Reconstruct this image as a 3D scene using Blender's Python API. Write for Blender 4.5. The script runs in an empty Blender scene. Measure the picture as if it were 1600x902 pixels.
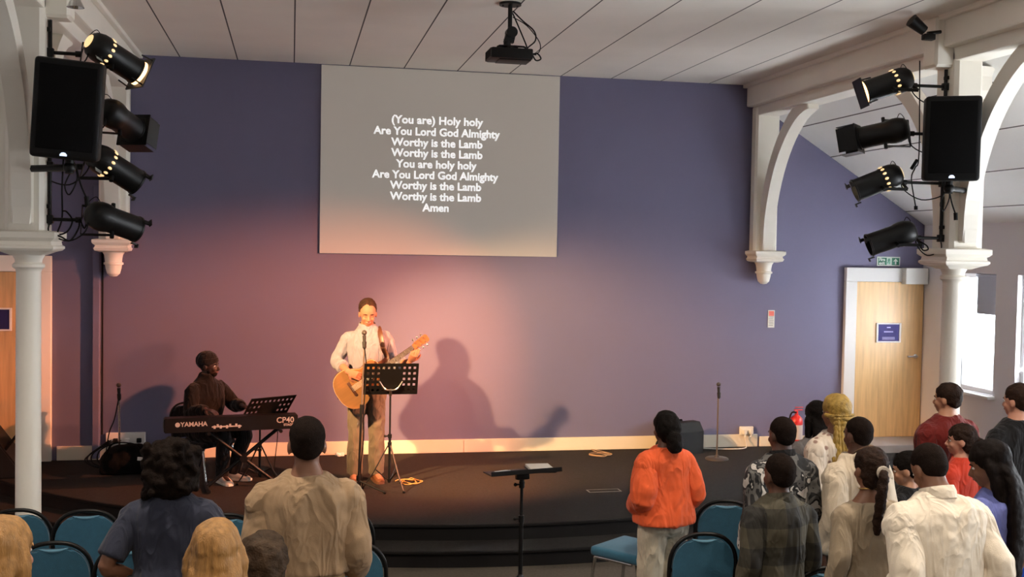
import bpy, bmesh, random
import numpy as np
from math import sin, cos, tan, pi, radians, atan, atan2, sqrt, exp
from mathutils import Vector, Matrix, Quaternion, noise

scene = bpy.context.scene
COL = scene.collection
rnd = random.Random(7)

# ------------------------------------------------------------------ camera
F = 1700.0
YAW, PITCH, ROLL = atan(345 / F), -radians(2.05), radians(1.0)
CAM = Vector((0, 0, 2.6))
FW = Vector((sin(YAW) * cos(PITCH), cos(YAW) * cos(PITCH), sin(PITCH)))
_r0 = Vector((cos(YAW), -sin(YAW), 0))
_u0 = _r0.cross(FW)
RT = _r0 * cos(ROLL) + _u0 * sin(ROLL)
UP = -_r0 * sin(ROLL) + _u0 * cos(ROLL)
cd = bpy.data.cameras.new('camera')
cam = bpy.data.objects.new('camera', cd)
COL.objects.link(cam)
cd.sensor_fit = 'HORIZONTAL'
cd.sensor_width = 36
cd.lens = F / 1600 * 36
cd.clip_end = 200
M = Matrix((RT, UP, -FW)).transposed().to_4x4()
M.translation = CAM
cam.matrix_world = M
scene.camera = cam


def ray(px, py):
    return FW + RT * ((px - 800) / F) + UP * ((451 - py) / F)


def atY(px, py, Y):
    d = ray(px, py)
    return CAM + d * (Y / d.y)


def atZ(px, py, Z):
    d = ray(px, py)
    return CAM + d * ((Z - CAM.z) / d.z)


# ------------------------------------------------------------------ world, light, exposure
scene.view_settings.view_transform = 'Standard'
scene.view_settings.look = 'None'
scene.view_settings.gamma = 1
scene.view_settings.use_curve_mapping = False
scene.view_settings.exposure = 0.0
world = bpy.data.worlds.new('overcast_sky')
scene.world = world
world.use_nodes = True
world.node_tree.nodes['Background'].inputs[0].default_value = (0.85, 0.93, 1.0, 1)
world.node_tree.nodes['Background'].inputs[1].default_value = 3.0


def lin(c):
    return tuple((v / 255 / 12.92) if v / 255 <= 0.04045 else ((v / 255 + 0.055) / 1.055) ** 2.4 for v in c)


def area(name, loc, aim, sx, sy, power, color, parent=None):
    l = bpy.data.lights.new(name, 'AREA')
    l.shape = 'RECTANGLE'
    l.size, l.size_y = sx, sy
    l.energy = power
    l.color = color
    o = bpy.data.objects.new(name, l)
    COL.objects.link(o)
    o.location = loc
    o.rotation_euler = (Vector(aim) - Vector(loc)).to_track_quat('-Z', 'Z').to_euler()
    return o


WIN_P = [620, 470, 240, 130, 90, 70, 60, 60]        # daylight through each of the windows in the right wall
HOUSE_FILL_P = 340      # each unseen fill spot added above the audience
WARM_P, RED_P = 1700, 2200   # stage lamps
DAY = (0.90, 0.95, 1.0)
WIN_Y = [(10.77, 11.55), (9.62, 10.40), (7.4, 8.2), (6.2, 7.0), (5.0, 5.8), (3.8, 4.6), (2.6, 3.4), (1.4, 2.2)]
for (a, b), pw in zip(WIN_Y, WIN_P):
    area('daylight', (7.99, (a + b) / 2, 1.76), (4.0, (a + b) / 2 - 0.5, 4.0), 0.76, 1.3, pw, DAY)


# ------------------------------------------------------------------ materials
MATS = {}


def mat(name, rgb, rough=0.6, metal=0.0, var=0.0, vscale=8.0, bump=0.0, bscale=60.0, stretch=(1, 1, 1), emit=None, estr=0.0, spec=0.5, sheen=0.0, raw=False):
    if name in MATS:
        return MATS[name]
    m = bpy.data.materials.new(name)
    m.use_nodes = True
    nt = m.node_tree
    b = nt.nodes['Principled BSDF']
    c = rgb if raw else lin(rgb)
    b.inputs['Base Color'].default_value = (*c, 1)
    b.inputs['Roughness'].default_value = rough
    b.inputs['Metallic'].default_value = metal
    b.inputs['Specular IOR Level'].default_value = spec
    if sheen:
        b.inputs['Sheen Weight'].default_value = sheen
    if emit is not None:
        b.inputs['Emission Color'].default_value = (*lin(emit), 1)
        b.inputs['Emission Strength'].default_value = estr
    if var or bump:
        tc = nt.nodes.new('ShaderNodeTexCoord')
        mp = nt.nodes.new('ShaderNodeMapping')
        mp.inputs['Scale'].default_value = stretch
        nt.links.new(tc.outputs['Object'], mp.inputs[0])
    if var:
        n = nt.nodes.new('ShaderNodeTexNoise')
        n.inputs['Scale'].default_value = vscale
        n.inputs['Detail'].default_value = 5
        nt.links.new(mp.outputs[0], n.inputs[0])
        r = nt.nodes.new('ShaderNodeValToRGB')
        r.color_ramp.elements[0].position = 0.3
        r.color_ramp.elements[1].position = 0.7
        r.color_ramp.elements[0].color = (*[v * (1 - var) for v in c], 1)
        r.color_ramp.elements[1].color = (*[min(1, v * (1 + var)) for v in c], 1)
        nt.links.new(n.outputs[0], r.inputs[0])
        nt.links.new(r.outputs[0], b.inputs['Base Color'])
    if bump:
        n2 = nt.nodes.new('ShaderNodeTexNoise')
        n2.inputs['Scale'].default_value = bscale
        n2.inputs['Detail'].default_value = 4
        nt.links.new(mp.outputs[0], n2.inputs[0])
        bp = nt.nodes.new('ShaderNodeBump')
        bp.inputs['Strength'].default_value = bump
        bp.inputs['Distance'].default_value = 0.01
        nt.links.new(n2.outputs[0], bp.inputs['Height'])
        nt.links.new(bp.outputs[0], b.inputs['Normal'])
    MATS[name] = m
    return m


def nodes_of(m):
    nt = m.node_tree
    return nt, nt.nodes['Principled BSDF'], nt.nodes.new, nt.links.new


def board_mat(name, rgb, axis, period, offset, slopefac=1.0):
    """white ceiling board with thin dark joints every `period` metres along one axis"""
    m = mat(name, rgb, 0.85, var=0.03, vscale=1.5)
    nt, b, N, L = nodes_of(m)
    tc = N('ShaderNodeTexCoord'); sp = N('ShaderNodeSeparateXYZ')
    L(tc.outputs['Object'], sp.inputs[0])
    a = N('ShaderNodeMath'); a.operation = 'SUBTRACT'; a.inputs[1].default_value = offset - period * 50
    L(sp.outputs[axis], a.inputs[0])
    w = N('ShaderNodeMath'); w.operation = 'MODULO'; w.inputs[1].default_value = period
    L(a.outputs[0], w.inputs[0])
    lt = N('ShaderNodeMath'); lt.operation = 'LESS_THAN'; lt.inputs[1].default_value = 0.013
    L(w.outputs[0], lt.inputs[0])
    mx = N('ShaderNodeMix'); mx.data_type = 'RGBA'
    src = b.inputs['Base Color'].links[0].from_socket
    L(lt.outputs[0], mx.inputs[0]); L(src, mx.inputs[6])
    mx.inputs[7].default_value = (*lin((78, 74, 70)), 1)
    L(mx.outputs[2], b.inputs['Base Color'])
    return m


def wood_mat(name, rgb, rough=0.35, scale=(9, 9, 0.7), var=0.16):
    return mat(name, rgb, rough, var=var, vscale=3.0, stretch=scale)


def ramp_mat(name, tex, scale, stops, rough=0.8, constant=True, stretch=(1, 1, 1), distort=0.0):
    m = mat(name, (128, 128, 128), rough)
    nt, b, N, L = nodes_of(m)
    tc = N('ShaderNodeTexCoord'); mp = N('ShaderNodeMapping'); mp.inputs['Scale'].default_value = stretch
    L(tc.outputs['Object'], mp.inputs[0])
    if tex == 'noise':
        t = N('ShaderNodeTexNoise'); t.inputs['Detail'].default_value = 2; t.inputs['Distortion'].default_value = distort
        out = t.outputs[0]
    else:
        t = N('ShaderNodeTexVoronoi'); out = t.outputs[0]
    t.inputs['Scale'].default_value = scale
    L(mp.outputs[0], t.inputs['Vector'])
    r = N('ShaderNodeValToRGB')
    if constant:
        r.color_ramp.interpolation = 'CONSTANT'
    el = r.color_ramp.elements
    while len(el) < len(stops):
        el.new(0.5)
    for e, (p, c) in zip(el, stops):
        e.position = p; e.color = (*lin(c), 1)
    L(out, r.inputs[0]); L(r.outputs[0], b.inputs['Base Color'])
    return m


def plaid_mat(name, base, dark, light, period=0.14):
    m = mat(name, base, 0.85)
    nt, b, N, L = nodes_of(m)
    tc = N('ShaderNodeTexCoord'); sp = N('ShaderNodeSeparateXYZ'); L(tc.outputs['Object'], sp.inputs[0])
    col = None
    vals = []
    for ax in (0, 2):
        a = N('ShaderNodeMath'); a.operation = 'ADD'; a.inputs[1].default_value = 20.03; L(sp.outputs[ax], a.inputs[0])
        w = N('ShaderNodeMath'); w.operation = 'MODULO'; w.inputs[1].default_value = period; L(a.outputs[0], w.inputs[0])
        g = N('ShaderNodeMath'); g.operation = 'LESS_THAN'; g.inputs[1].default_value = period * 0.5; L(w.outputs[0], g.inputs[0])
        vals.append(g)
    s = N('ShaderNodeMath'); s.operation = 'ADD'; L(vals[0].outputs[0], s.inputs[0]); L(vals[1].outputs[0], s.inputs[1])
    h = N('ShaderNodeMath'); h.operation = 'MULTIPLY'; h.inputs[1].default_value = 0.5; L(s.outputs[0], h.inputs[0])
    r = N('ShaderNodeValToRGB'); r.color_ramp.interpolation = 'CONSTANT'
    el = r.color_ramp.elements; el.new(0.4)
    for e, p, c in zip(el, (0, 0.4, 0.9), (light, base, dark)):
        e.position = p; e.color = (*lin(c), 1)
    L(h.outputs[0], r.inputs[0]); L(r.outputs[0], b.inputs['Base Color'])
    return m


# ------------------------------------------------------------------ mesh helpers
def new():
    return bmesh.new()


def add_bm(bm, t, Mx=None):
    if Mx is not None:
        t.transform(Mx)
    me = bpy.data.meshes.new('tmp')
    t.to_mesh(me); t.free()
    bm.from_mesh(me)
    bpy.data.meshes.remove(me)
    return bm


def box(bm, c, s, bev=0.0, Mx=None, seg=2):
    t = new()
    bmesh.ops.create_cube(t, size=1)
    bmesh.ops.scale(t, vec=s, verts=t.verts)
    if bev:
        bmesh.ops.bevel(t, geom=t.edges[:], offset=bev, segments=seg, profile=0.6, affect='EDGES')
    bmesh.ops.translate(t, vec=c, verts=t.verts)
    return add_bm(bm, t, Mx)


def frame_of(d):
    d = d.normalized()
    a = Vector((0, 0, 1)) if abs(d.z) < 0.9 else Vector((1, 0, 0))
    x = d.cross(a).normalized()
    return x, x.cross(d).normalized()


def skin_rings(bm, rings, cap=True):
    vs = [[bm.verts.new(p) for p in r] for r in rings]
    n = len(vs[0])
    for a, b in zip(vs, vs[1:]):
        for i in range(n):
            j = (i + 1) % n
            bm.faces.new((a[i], a[j], b[j], b[i]))
    if cap:
        bm.faces.new(vs[0][::-1]); bm.faces.new(vs[-1])
    return bm


def cyl(bm, p0, p1, r0, r1=None, n=16):
    p0, p1 = Vector(p0), Vector(p1)
    r1 = r0 if r1 is None else r1
    x, y = frame_of(p1 - p0)
    return skin_rings(bm, [[p + x * (r * cos(2 * pi * i / n)) + y * (r * sin(2 * pi * i / n)) for i in range(n)] for p, r in ((p0, r0), (p1, r1))])


def smooth_path(pts, k=4):
    pts = [Vector(p) for p in pts]
    out = []
    for i in range(len(pts) - 1):
        p0, p1, p2, p3 = pts[max(i - 1, 0)], pts[i], pts[i + 1], pts[min(i + 2, len(pts) - 1)]
        for j in range(k):
            t = j / k
            out.append(0.5 * ((2 * p1) + (p2 - p0) * t + (2 * p0 - 5 * p1 + 4 * p2 - p3) * t * t + (3 * p1 - p0 - 3 * p2 + p3) * t ** 3))
    out.append(pts[-1])
    return out


def tube(bm, pts, r, n=10, k=0, flat=1.0, side=None):
    """tube along a path; r is a number or a list (one per point); k>0 smooths the path"""
    pts = [Vector(p) for p in pts]
    rr = list(r) if isinstance(r, (list, tuple)) else [r] * len(pts)
    if k:
        q = smooth_path(pts, k)
        nr = []
        for i in range(len(pts) - 1):
            for j in range(k):
                nr.append(rr[i] + (rr[i + 1] - rr[i]) * j / k)
        nr.append(rr[-1])
        pts, rr = q, nr
    rings = []
    x = None
    for i, p in enumerate(pts):
        d = (pts[min(i + 1, len(pts) - 1)] - pts[max(i - 1, 0)])
        if d.length < 1e-9:
            d = Vector((0, 0, 1))
        d.normalize()
        if x is None:
            x = frame_of(d)[0] if side is None else Vector(side)
        x = (x - d * x.dot(d))
        x = x.normalized() if x.length > 1e-6 else frame_of(d)[0]
        y = d.cross(x)
        rings.append([p + x * (rr[i] * cos(2 * pi * a / n)) + y * (rr[i] * flat * sin(2 * pi * a / n)) for a in range(n)])
    return skin_rings(bm, rings)


def ball(bm, c, r, Mx=None, u=18, v=12):
    t = new()
    bmesh.ops.create_uvsphere(t, u_segments=u, v_segments=v, radius=1)
    r = (r, r, r) if isinstance(r, (int, float)) else r
    bmesh.ops.scale(t, vec=r, verts=t.verts)
    bmesh.ops.translate(t, vec=c, verts=t.verts)
    return add_bm(bm, t, Mx)


def lathe(bm, prof, n=28, Mx=None):
    t = new()
    skin_rings(t, [[Vector((max(r, 1e-4) * cos(2 * pi * i / n), max(r, 1e-4) * sin(2 * pi * i / n), z)) for i in range(n)] for r, z in prof])
    return add_bm(bm, t, Mx)


def sqlathe(bm, prof, Mx=None):
    """square moulded block: (half width, z)"""
    t = new()
    skin_rings(t, [[Vector((h, -h, z)), Vector((h, h, z)), Vector((-h, h, z)), Vector((-h, -h, z))] for h, z in prof])
    return add_bm(bm, t, Mx)


def prism(bm, pts, z0, z1, Mx=None, bev=0.0):
    t = new()
    skin_rings(t, [[Vector((p[0], p[1], z)) for p in pts] for z in (z0, z1)])
    if bev:
        es = [e for e in t.edges if len({round(v.co.z, 5) for v in e.verts}) == 1]
        bmesh.ops.bevel(t, geom=es, offset=bev, segments=2, affect='EDGES')
    return add_bm(bm, t, Mx)


def loft(bm, rings, n=28, p=2.3, tf=None):
    """rings (z, y offset, half width, half depth) of superellipses"""
    out = []
    for z, yo, w, d in rings:
        r = []
        for i in range(n):
            a = 2 * pi * i / n
            c, s = cos(a), sin(a)
            r.append(Vector((w * abs(c) ** (2 / p) * (1 if c >= 0 else -1), yo + d * abs(s) ** (2 / p) * (1 if s >= 0 else -1), z)))
        out.append([tf(v) for v in r] if tf else r)
    return skin_rings(bm, out)


def obj(name, bm, m, parent=None, smooth=True, angle=0.7):
    bmesh.ops.recalc_face_normals(bm, faces=bm.faces)
    me = bpy.data.meshes.new(name)
    bm.to_mesh(me); bm.free()
    return mesh_obj(name, me, m, parent, smooth, angle)


def mesh_obj(name, me, m, parent=None, smooth=True, angle=0.7):
    o = bpy.data.objects.new(name, me)
    COL.objects.link(o)
    if m:
        me.materials.clear(); me.materials.append(m)
    if parent:
        o.parent = parent
    if smooth:
        me.shade_smooth()
        if angle:
            try:
                me.set_sharp_from_angle(angle=angle)
            except Exception:
                pass
    return o


def tag(o, label=None, cat=None, group=None, kind=None):
    if label: o['label'] = label
    if cat: o['category'] = cat
    if group: o['group'] = group
    if kind: o['kind'] = kind
    return o


def thing(name, label, cat, loc=(0, 0, 0), rz=0.0, group=None, kind=None):
    o = bpy.data.objects.new(name, None)
    COL.objects.link(o)
    o.location = loc
    o.rotation_euler = (0, 0, rz)
    o.empty_display_size = 0.1
    return tag(o, label, cat, group, kind)


def struct(name, bm, m, label=None, cat=None, smooth=False):
    return tag(obj(name, bm, m, smooth=smooth), label, cat, kind='structure')


def fuse(bm, voxel, it=4, fac=0.5):
    """one continuous skin over overlapping volumes"""
    bmesh.ops.recalc_face_normals(bm, faces=bm.faces)
    me = bpy.data.meshes.new('tmp'); bm.to_mesh(me); bm.free()
    o = bpy.data.objects.new('tmp', me); COL.objects.link(o)
    r = o.modifiers.new('r', 'REMESH'); r.mode = 'VOXEL'; r.voxel_size = voxel
    if it:
        s = o.modifiers.new('s', 'SMOOTH'); s.iterations = it; s.factor = fac
    dg = bpy.context.evaluated_depsgraph_get()
    out = bpy.data.meshes.new_from_object(o.evaluated_get(dg))
    bpy.data.objects.remove(o); bpy.data.meshes.remove(me)
    return out


def verts_np(me):
    a = np.empty(len(me.vertices) * 3, dtype=np.float32); me.vertices.foreach_get('co', a)
    nn = np.empty(len(me.vertices) * 3, dtype=np.float32); me.vertices.foreach_get('normal', nn)
    return a.reshape(-1, 3), nn.reshape(-1, 3)


def rough(me, amp, scale, seed=0.0, stretch=(1, 1, 1), ridged=False, zfade=None):
    co, no = verts_np(me)
    for i in range(len(co)):
        p = Vector((co[i][0] * scale * stretch[0] + seed, co[i][1] * scale * stretch[1] + seed * 1.7, co[i][2] * scale * stretch[2] - seed))
        v = noise.noise(p) + 0.5 * noise.noise(p * 2.1)
        if ridged:
            v = 0.45 - abs(v) * 1.6
        k = amp * v
        if zfade:
            k *= min(1, max(0, (zfade[1] - co[i][2]) / (zfade[1] - zfade[0])))
        co[i] += no[i] * k
    me.vertices.foreach_set('co', co.ravel())
    me.update()
    return me


def text_mesh(body, size, bold=0.0, extrude=0.001, align='CENTER', spacing=1.0):
    c = bpy.data.curves.new('tmp', 'FONT')
    c.body = body; c.size = size; c.align_x = align; c.align_y = 'CENTER'
    c.offset = bold; c.extrude = extrude; c.space_character = spacing
    c.resolution_u = 3
    o = bpy.data.objects.new('tmp', c); COL.objects.link(o)
    dg = bpy.context.evaluated_depsgraph_get()
    me = bpy.data.meshes.new_from_object(o.evaluated_get(dg))
    bpy.data.objects.remove(o); bpy.data.curves.remove(c)
    return me


def put_text(name, body, size, m, Mx, parent=None, bold=0.0, extrude=0.001, spacing=1.0, align='CENTER', sx=1.0):
    me = text_mesh(body, size, bold, extrude, align, spacing)
    me.transform(Mx @ Matrix.Diagonal((sx, 1, 1, 1)))
    return mesh_obj(name, me, m, parent, smooth=False)


FRONT = Matrix.Rotation(pi / 2, 4, 'X')       # text plane XY -> facing -Y


def dup(root, loc, rz, label=None, group=None):
    r = root.copy(); COL.objects.link(r)
    r.location = loc; r.rotation_euler = (0, 0, rz)
    if label: r['label'] = label
    if group: r['group'] = group
    for ch in list(root.children):
        c = ch.copy(); COL.objects.link(c); c.parent = r
        for g in ch.children:
            d = g.copy(); COL.objects.link(d); d.parent = c
    return r


# common materials
white = mat('white_gloss_paint', (247, 241, 228), 0.42, var=0.03, vscale=2)
black = mat('black_plastic', (9, 8, 8), 0.55, spec=.25, bump=0.05, bscale=200)
blackmetal = mat('black_powder_coat', (8, 7, 7), 0.45, spec=.35)
chrome = mat('chrome', (205, 205, 205), 0.18, metal=1.0)
cable_m = mat('black_cable', (8, 7, 7), 0.6, spec=.2)
plaster = mat('white_plastic', (228, 226, 220), 0.4)

# ------------------------------------------------------------------ the hall
WY = 12.2                    # stage wall
NL, NR = -1.84, 5.50         # arcade lines
WL, WR = -4.0, 7.67          # side walls
ST = 0.28                    # stage height
CZ = 4.60                    # flat ceiling
purple = mat('purple_wall_paint', (104, 100, 126), 0.75, var=0.02, vscale=1.2, bump=0.04, bscale=120)
greywall = mat('pale_grey_wall_paint', (238, 234, 236), 0.8, var=0.02, vscale=1.0)
carpet = mat('dark_grey_carpet', (46, 42, 39), 0.95, var=0.16, vscale=40, bump=0.5, bscale=300, spec=0.1)
carpet_hall = mat('grey_hall_carpet', (92, 84, 74), 0.95, var=0.14, vscale=40, bump=0.5, bscale=300, spec=0.1)
nosing = mat('dark_step_riser', (26, 23, 22), 0.7, spec=0.2)

b = new(); box(b, (1.8, 4, -0.05), (12.2, 17, 0.1)); struct('floor', b, carpet_hall)

SCX, SCY, SR = 2.0, 15.0, 6.05


def arc_poly(R, n=72):
    pts = []
    for i in range(n + 1):
        x = WL + (WR - WL) * i / n
        d = R * R - (x - SCX) ** 2
        y = SCY - sqrt(d) if d > 0 else WY
        pts.append((x, min(y, WY - 0.002)))
    return [(WR, WY), (WL, WY)] + pts


def platform(name, R, z, m, label):
    bm = new()
    pts = arc_poly(R)
    top = [bm.verts.new((x, y, z)) for x, y in pts]
    bm.faces.new(top)
    bmesh.ops.triangulate(bm, faces=bm.faces[:])
    o = struct(name, bm, m, label, 'stage')
    r = new()
    edge = pts[2:]
    # riser, set back under a rounded nosing
    prev = None
    for x, y in edge:
        v = [r.verts.new((x, y, z)), r.verts.new((x, y - 0.012, z - 0.006)), r.verts.new((x, y - 0.012, z - 0.022)), r.verts.new((x, y + 0.012, z - 0.03)), r.verts.new((x, y + 0.012, z - 0.14))]
        if prev:
            for k in range(4):
                r.faces.new((prev[k], v[k], v[k + 1], prev[k + 1]))
        prev = v
    rr = obj('riser', r, nosing, o, smooth=False)
    return o


platform('floor_stage', SR, ST, carpet, 'low curved stage covered in dark carpet')
platform('step_stage', SR + 0.31, ST - 0.14, carpet, 'curved carpeted step running along the stage front')

# walls
prof = [(WL - 0.2, -0.1), (WR + 0.2, -0.1), (WR + 0.2, 2.99), (WR, 2.99), (NR + 0.2, 4.22), (NR + 0.2, 4.75), (NL - 0.2, 4.75), (NL - 0.2, 4.22), (WL, 2.99), (WL - 0.2, 2.99)]
b = new(); prism(b, prof, 0, 0.2, Matrix.Translation((0, WY + 0.2, 0)) @ Matrix.Rotation(pi / 2, 4, 'X'))
struct('wall_front', b, purple)
b = new(); box(b, (1.8, -4.1, 2.4), (12.4, 0.2, 5)); struct('wall_rear', b, greywall)
b = new(); box(b, (WL - 0.1, 4.1, 1.6), (0.2, 16.2, 3.3)); struct('wall_left', b, greywall)
b = new()
x = WR + 0.1
box(b, (x, 4.1, 0.48), (0.2, 16.2, 1.16))
box(b, (x, 4.1, 2.76), (0.2, 16.2, 0.68))
ys = [-4.0] + [v for ab in sorted(WIN_Y) for v in ab] + [WY]
for i in range(0, len(ys), 2):
    box(b, (x, (ys[i] + ys[i + 1]) / 2, 1.74), (0.2, ys[i + 1] - ys[i], 1.36))
struct('wall_right', b, greywall)

# windows
glass = mat('window_glass', (255, 255, 255), 0.02, spec=0.3)
nt_, bs_, N_, L_ = nodes_of(glass)
bs_.inputs['Transmission Weight'].default_value = 1.0
bs_.inputs['IOR'].default_value = 1.02
blind_m = mat('pale_roller_blind', (196, 202, 214), 0.85)
upvc = mat('white_window_frame', (236, 236, 236), 0.35)
for i, (ya, yb) in enumerate(WIN_Y[:3]):
    w = thing('window_%d' % (i + 1), None, None, (WR + 0.1, (ya + yb) / 2, 1.74), 0, None, 'structure')
    hw = (yb - ya) / 2
    b = new()
    for s in (-1, 1):
        box(b, (0, s * (hw - 0.025), 0), (0.07, 0.05, 1.36), 0.006)
        box(b, (0, 0, s * 0.655), (0.07, 2 * hw - 0.1, 0.05), 0.006)
    obj('window_frame', b, upvc, w, smooth=False)
    b = new(); box(b, (0.0, 0, 0), (0.008, 2 * hw - 0.1, 1.26)); obj('pane', b, glass, w, smooth=False)
    b = new(); box(b, (-0.09, 0, -0.70), (0.2, 2 * hw + 0.08, 0.035), 0.008); obj('window_sill', b, upvc, w, smooth=False)
    if i == 0:
        b = new(); box(b, (-0.055, -0.17, 0.44), (0.006, 0.34, 0.44)); cyl(b, (-0.055, -0.36, 0.66), (-0.055, 0.02, 0.66), 0.018, n=12)
        obj('roller_blind', b, blind_m, w, smooth=False)

# ceilings
board = board_mat('ceiling_board', (242, 236, 226), 'X', 0.6, 0.0)
b = new(); box(b, ((NL + NR) / 2, 4.1, CZ + 0.05), (NR - NL + 0.5, 16.2, 0.1)); struct('ceiling', b, board)
slope = board_mat('sloping_ceiling_board', (240, 239, 236), 'X', 0.51, 5.87)
for nm, xa, xb in (('ceiling_right', NR + 0.05, WR + 0.12), ('ceiling_left', NL - 0.05, WL - 0.12)):
    za, zb = 4.337 - 0.03, 2.99 - 0.075
    b = new()
    for t in (0, 1):
        pass
    skin_rings(b, [[Vector((xa, y, za)), Vector((xb, y, zb)), Vector((xb, y, zb + 0.1)), Vector((xa, y, za + 0.1))] for y in (-4, WY + 0.05)])
    struct(nm, b, slope)

# baseboards
cream = mat('cream_baseboard_paint', (226, 214, 192), 0.4)
b = new(); box(b, ((-2.42 + 5.52) / 2, WY - 0.012, ST + 0.075), (7.94, 0.026, 0.15), 0.006)
box(b, (1.95, WY - 0.027, ST + 0.075), (0.012, 0.004, 0.13)); struct('baseboard_front', b, cream)
b = new(); box(b, (6.05, WY - 0.012, ST + 0.06), (1.0, 0.024, 0.12), 0.006); struct('baseboard_right', b, cream)

# arcade beams
for nm, X in (('trim_1', NL), ('trim_2', NR)):
    s = 1 if X > 0 else -1
    b = new()
    box(b, (X, 4.1, 4.49), (0.44, 16.2, 0.30), 0.02)
    box(b, (X, 4.1, 4.30), (0.26, 16.2, 0.14), 0.015)
    box(b, (X - s * 0.245, 4.1, 4.585), (0.05, 16.2, 0.05), 0.01)
    struct(nm, b, white, 'white timber beam running along the edge of the flat ceiling above the %s column' % ('left' if X < 0 else 'right'), 'beam')


def brace_bm(bm, X, y0, z0, y1, z1, wx, th, flare=True, sy=1):
    """curved arch brace in a YZ plane from (y0,z0) up to (y1,z1)"""
    n = 18
    inner, outer = [], []
    for i in range(n + 1):
        t = i / n
        a = t * pi / 2 * 0.86
        f = (1 - cos(a)) / (1 - cos(pi / 2 * 0.86)); g = sin(a) / sin(pi / 2 * 0.86)
        p = Vector((0, y0 + (y1 - y0) * f, z0 + (z1 - z0) * g))
        d = Vector((0, (y1 - y0) * sin(a), (z1 - z0) * cos(a))).normalized()
        nn = Vector((0, d.z * (1 if y1 > y0 else -1), -abs(d.y)))
        k = th * (1 + (0.35 * max(0, t - 0.86) / 0.14 if flare else 0) + 0.25 * max(0, 0.15 - t) / 0.15)
        inner.append(p + nn * k / 2); outer.append(p - nn * k / 2)
    loop = inner + outer[::-1]
    t = new()
    skin_rings(t, [[v + Vector((X - wx / 2, 0, 0)) for v in loop], [v + Vector((X + wx / 2, 0, 0)) for v in loop]])
    es = [e for e in t.edges if abs(e.verts[0].co.x - e.verts[1].co.x) < 1e-6 and e.is_manifold]
    bmesh.ops.bevel(t, geom=es, offset=0.012, segments=1, affect='EDGES')
    add_bm(bm, t)


COLY = 8.3
for X, side in ((NL, 'left'), (NR, 'right')):
    s = 1 if X > 0 else -1       # towards the aisle
    c = thing('column', 'white column with moulded square capital standing on the %s of the stage' % side, 'column', (X, COLY, 0), 0, None, 'structure')
    b = new(); lathe(b, [(0.13, 0), (0.13, 0.05), (0.12, 0.06), (0.12, 0.11), (0.1, 0.14), (0.088, 0.17), (0.083, 2.38), (0.088, 2.40), (0.108, 2.415), (0.108, 2.435), (0.088, 2.45), (0.092, 2.47), (0.12, 2.52), (0.125, 2.535)])
    obj('shaft', b, white, c)
    b = new(); sqlathe(b, [(0.10, 2.50), (0.155, 2.525), (0.19, 2.535), (0.205, 2.55), (0.205, 2.565), (0.19, 2.575), (0.185, 2.60), (0.20, 2.61), (0.215, 2.625), (0.215, 2.665), (0.17, 2.675)])
    obj('capital', b, white, c, smooth=False)
    b = new()
    box(b, (0, 0, 3.45), (0.26, 0.30, 1.75), 0.03, seg=1)
    box(b, (-s * 0.085, 0.0, 4.39), (0.41, 0.20, 0.42), 0.02, seg=1)
    box(b, (s * 0.16, 0, 3.30), (0.12, 0.16, 1.28), 0.02, seg=1)
    # chamfered upper stop of the aisle pilaster
    t = new(); skin_rings(t, [[Vector((s * 0.16 + dx * h, dy * h2, z)) for dx, dy in ((-1, -1), (1, -1), (1, 1), (-1, 1))] for z, h, h2 in ((3.93, 0.06, 0.08), (4.0, 0.08, 0.1), (4.12, 0.08, 0.1), (4.2, 0.095, 0.12))]); add_bm(b, t)
    obj('post', b, white, c, smooth=False)
    for sy in (-1, 1):
        b = new(); brace_bm(b, 0, sy * 0.13, 2.72, sy * 1.20, 4.30, 0.13, 0.15); obj('brace', b, white, c, smooth=False)

for X, side in ((NL, 'left'), (NR, 'right')):
    c = thing('wall_post', 'white wall post with hanging corbel and curved brace on %s of purple wall' % side, 'wall post', (X, WY, 0), 0, None, 'structure')
    b = new(); box(b, (0, -0.075, 3.45), (0.30, 0.15, 1.8), 0.025, seg=1); obj('post', b, white, c, smooth=False)
    b = new(); brace_bm(b, 0.0, -0.14, 2.62, -1.25, 4.28, 0.14, 0.16); obj('brace', b, white, c, smooth=False)
    b = new()
    Mx = Matrix.Translation((0, -0.12, 0))
    sqlathe(b, [(0.12, 2.50), (0.165, 2.515), (0.175, 2.54), (0.165, 2.55), (0.16, 2.57), (0.18, 2.585), (0.19, 2.60), (0.19, 2.63), (0.15, 2.64)], Mx)
    lathe(b, [(0.001, 2.24), (0.035, 2.245), (0.066, 2.275), (0.08, 2.33), (0.085, 2.365), (0.1, 2.37), (0.1, 2.39), (0.085, 2.395), (0.088, 2.43), (0.095, 2.47), (0.125, 2.52)], 28, Mx)
    obj('corbel', b, white, c, angle=0.5)

# boxed pipe in the corner of the purple wall
b = new(); box(b, (-2.02, WY - 0.04, 1.75), (0.075, 0.08, 2.9), 0.008, seg=1)
struct('trim_3', b, purple, 'purple boxed pipe running down the wall beside the left wall post', 'pipe casing')
b = new(); tube(b, [(-1.965, WY - 0.02, 3.4), (-1.965, WY - 0.02, 2.0), (-1.965, WY - 0.02, 0.55)], 0.009, n=8)  # dark strip added to draw the shadow beside the boxed pipe
tag(obj('wall_shadow_strip', b, cable_m), 'dark strip for the shadow line down the purple wall beside the boxed pipe', 'cable')

# doors
beech = wood_mat('beech_veneer', (206, 168, 116), 0.38)
steel = mat('brushed_steel', (190, 190, 188), 0.3, metal=1.0)
navy = mat('navy_sign', (44, 40, 84), 0.75, spec=.15)


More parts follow.
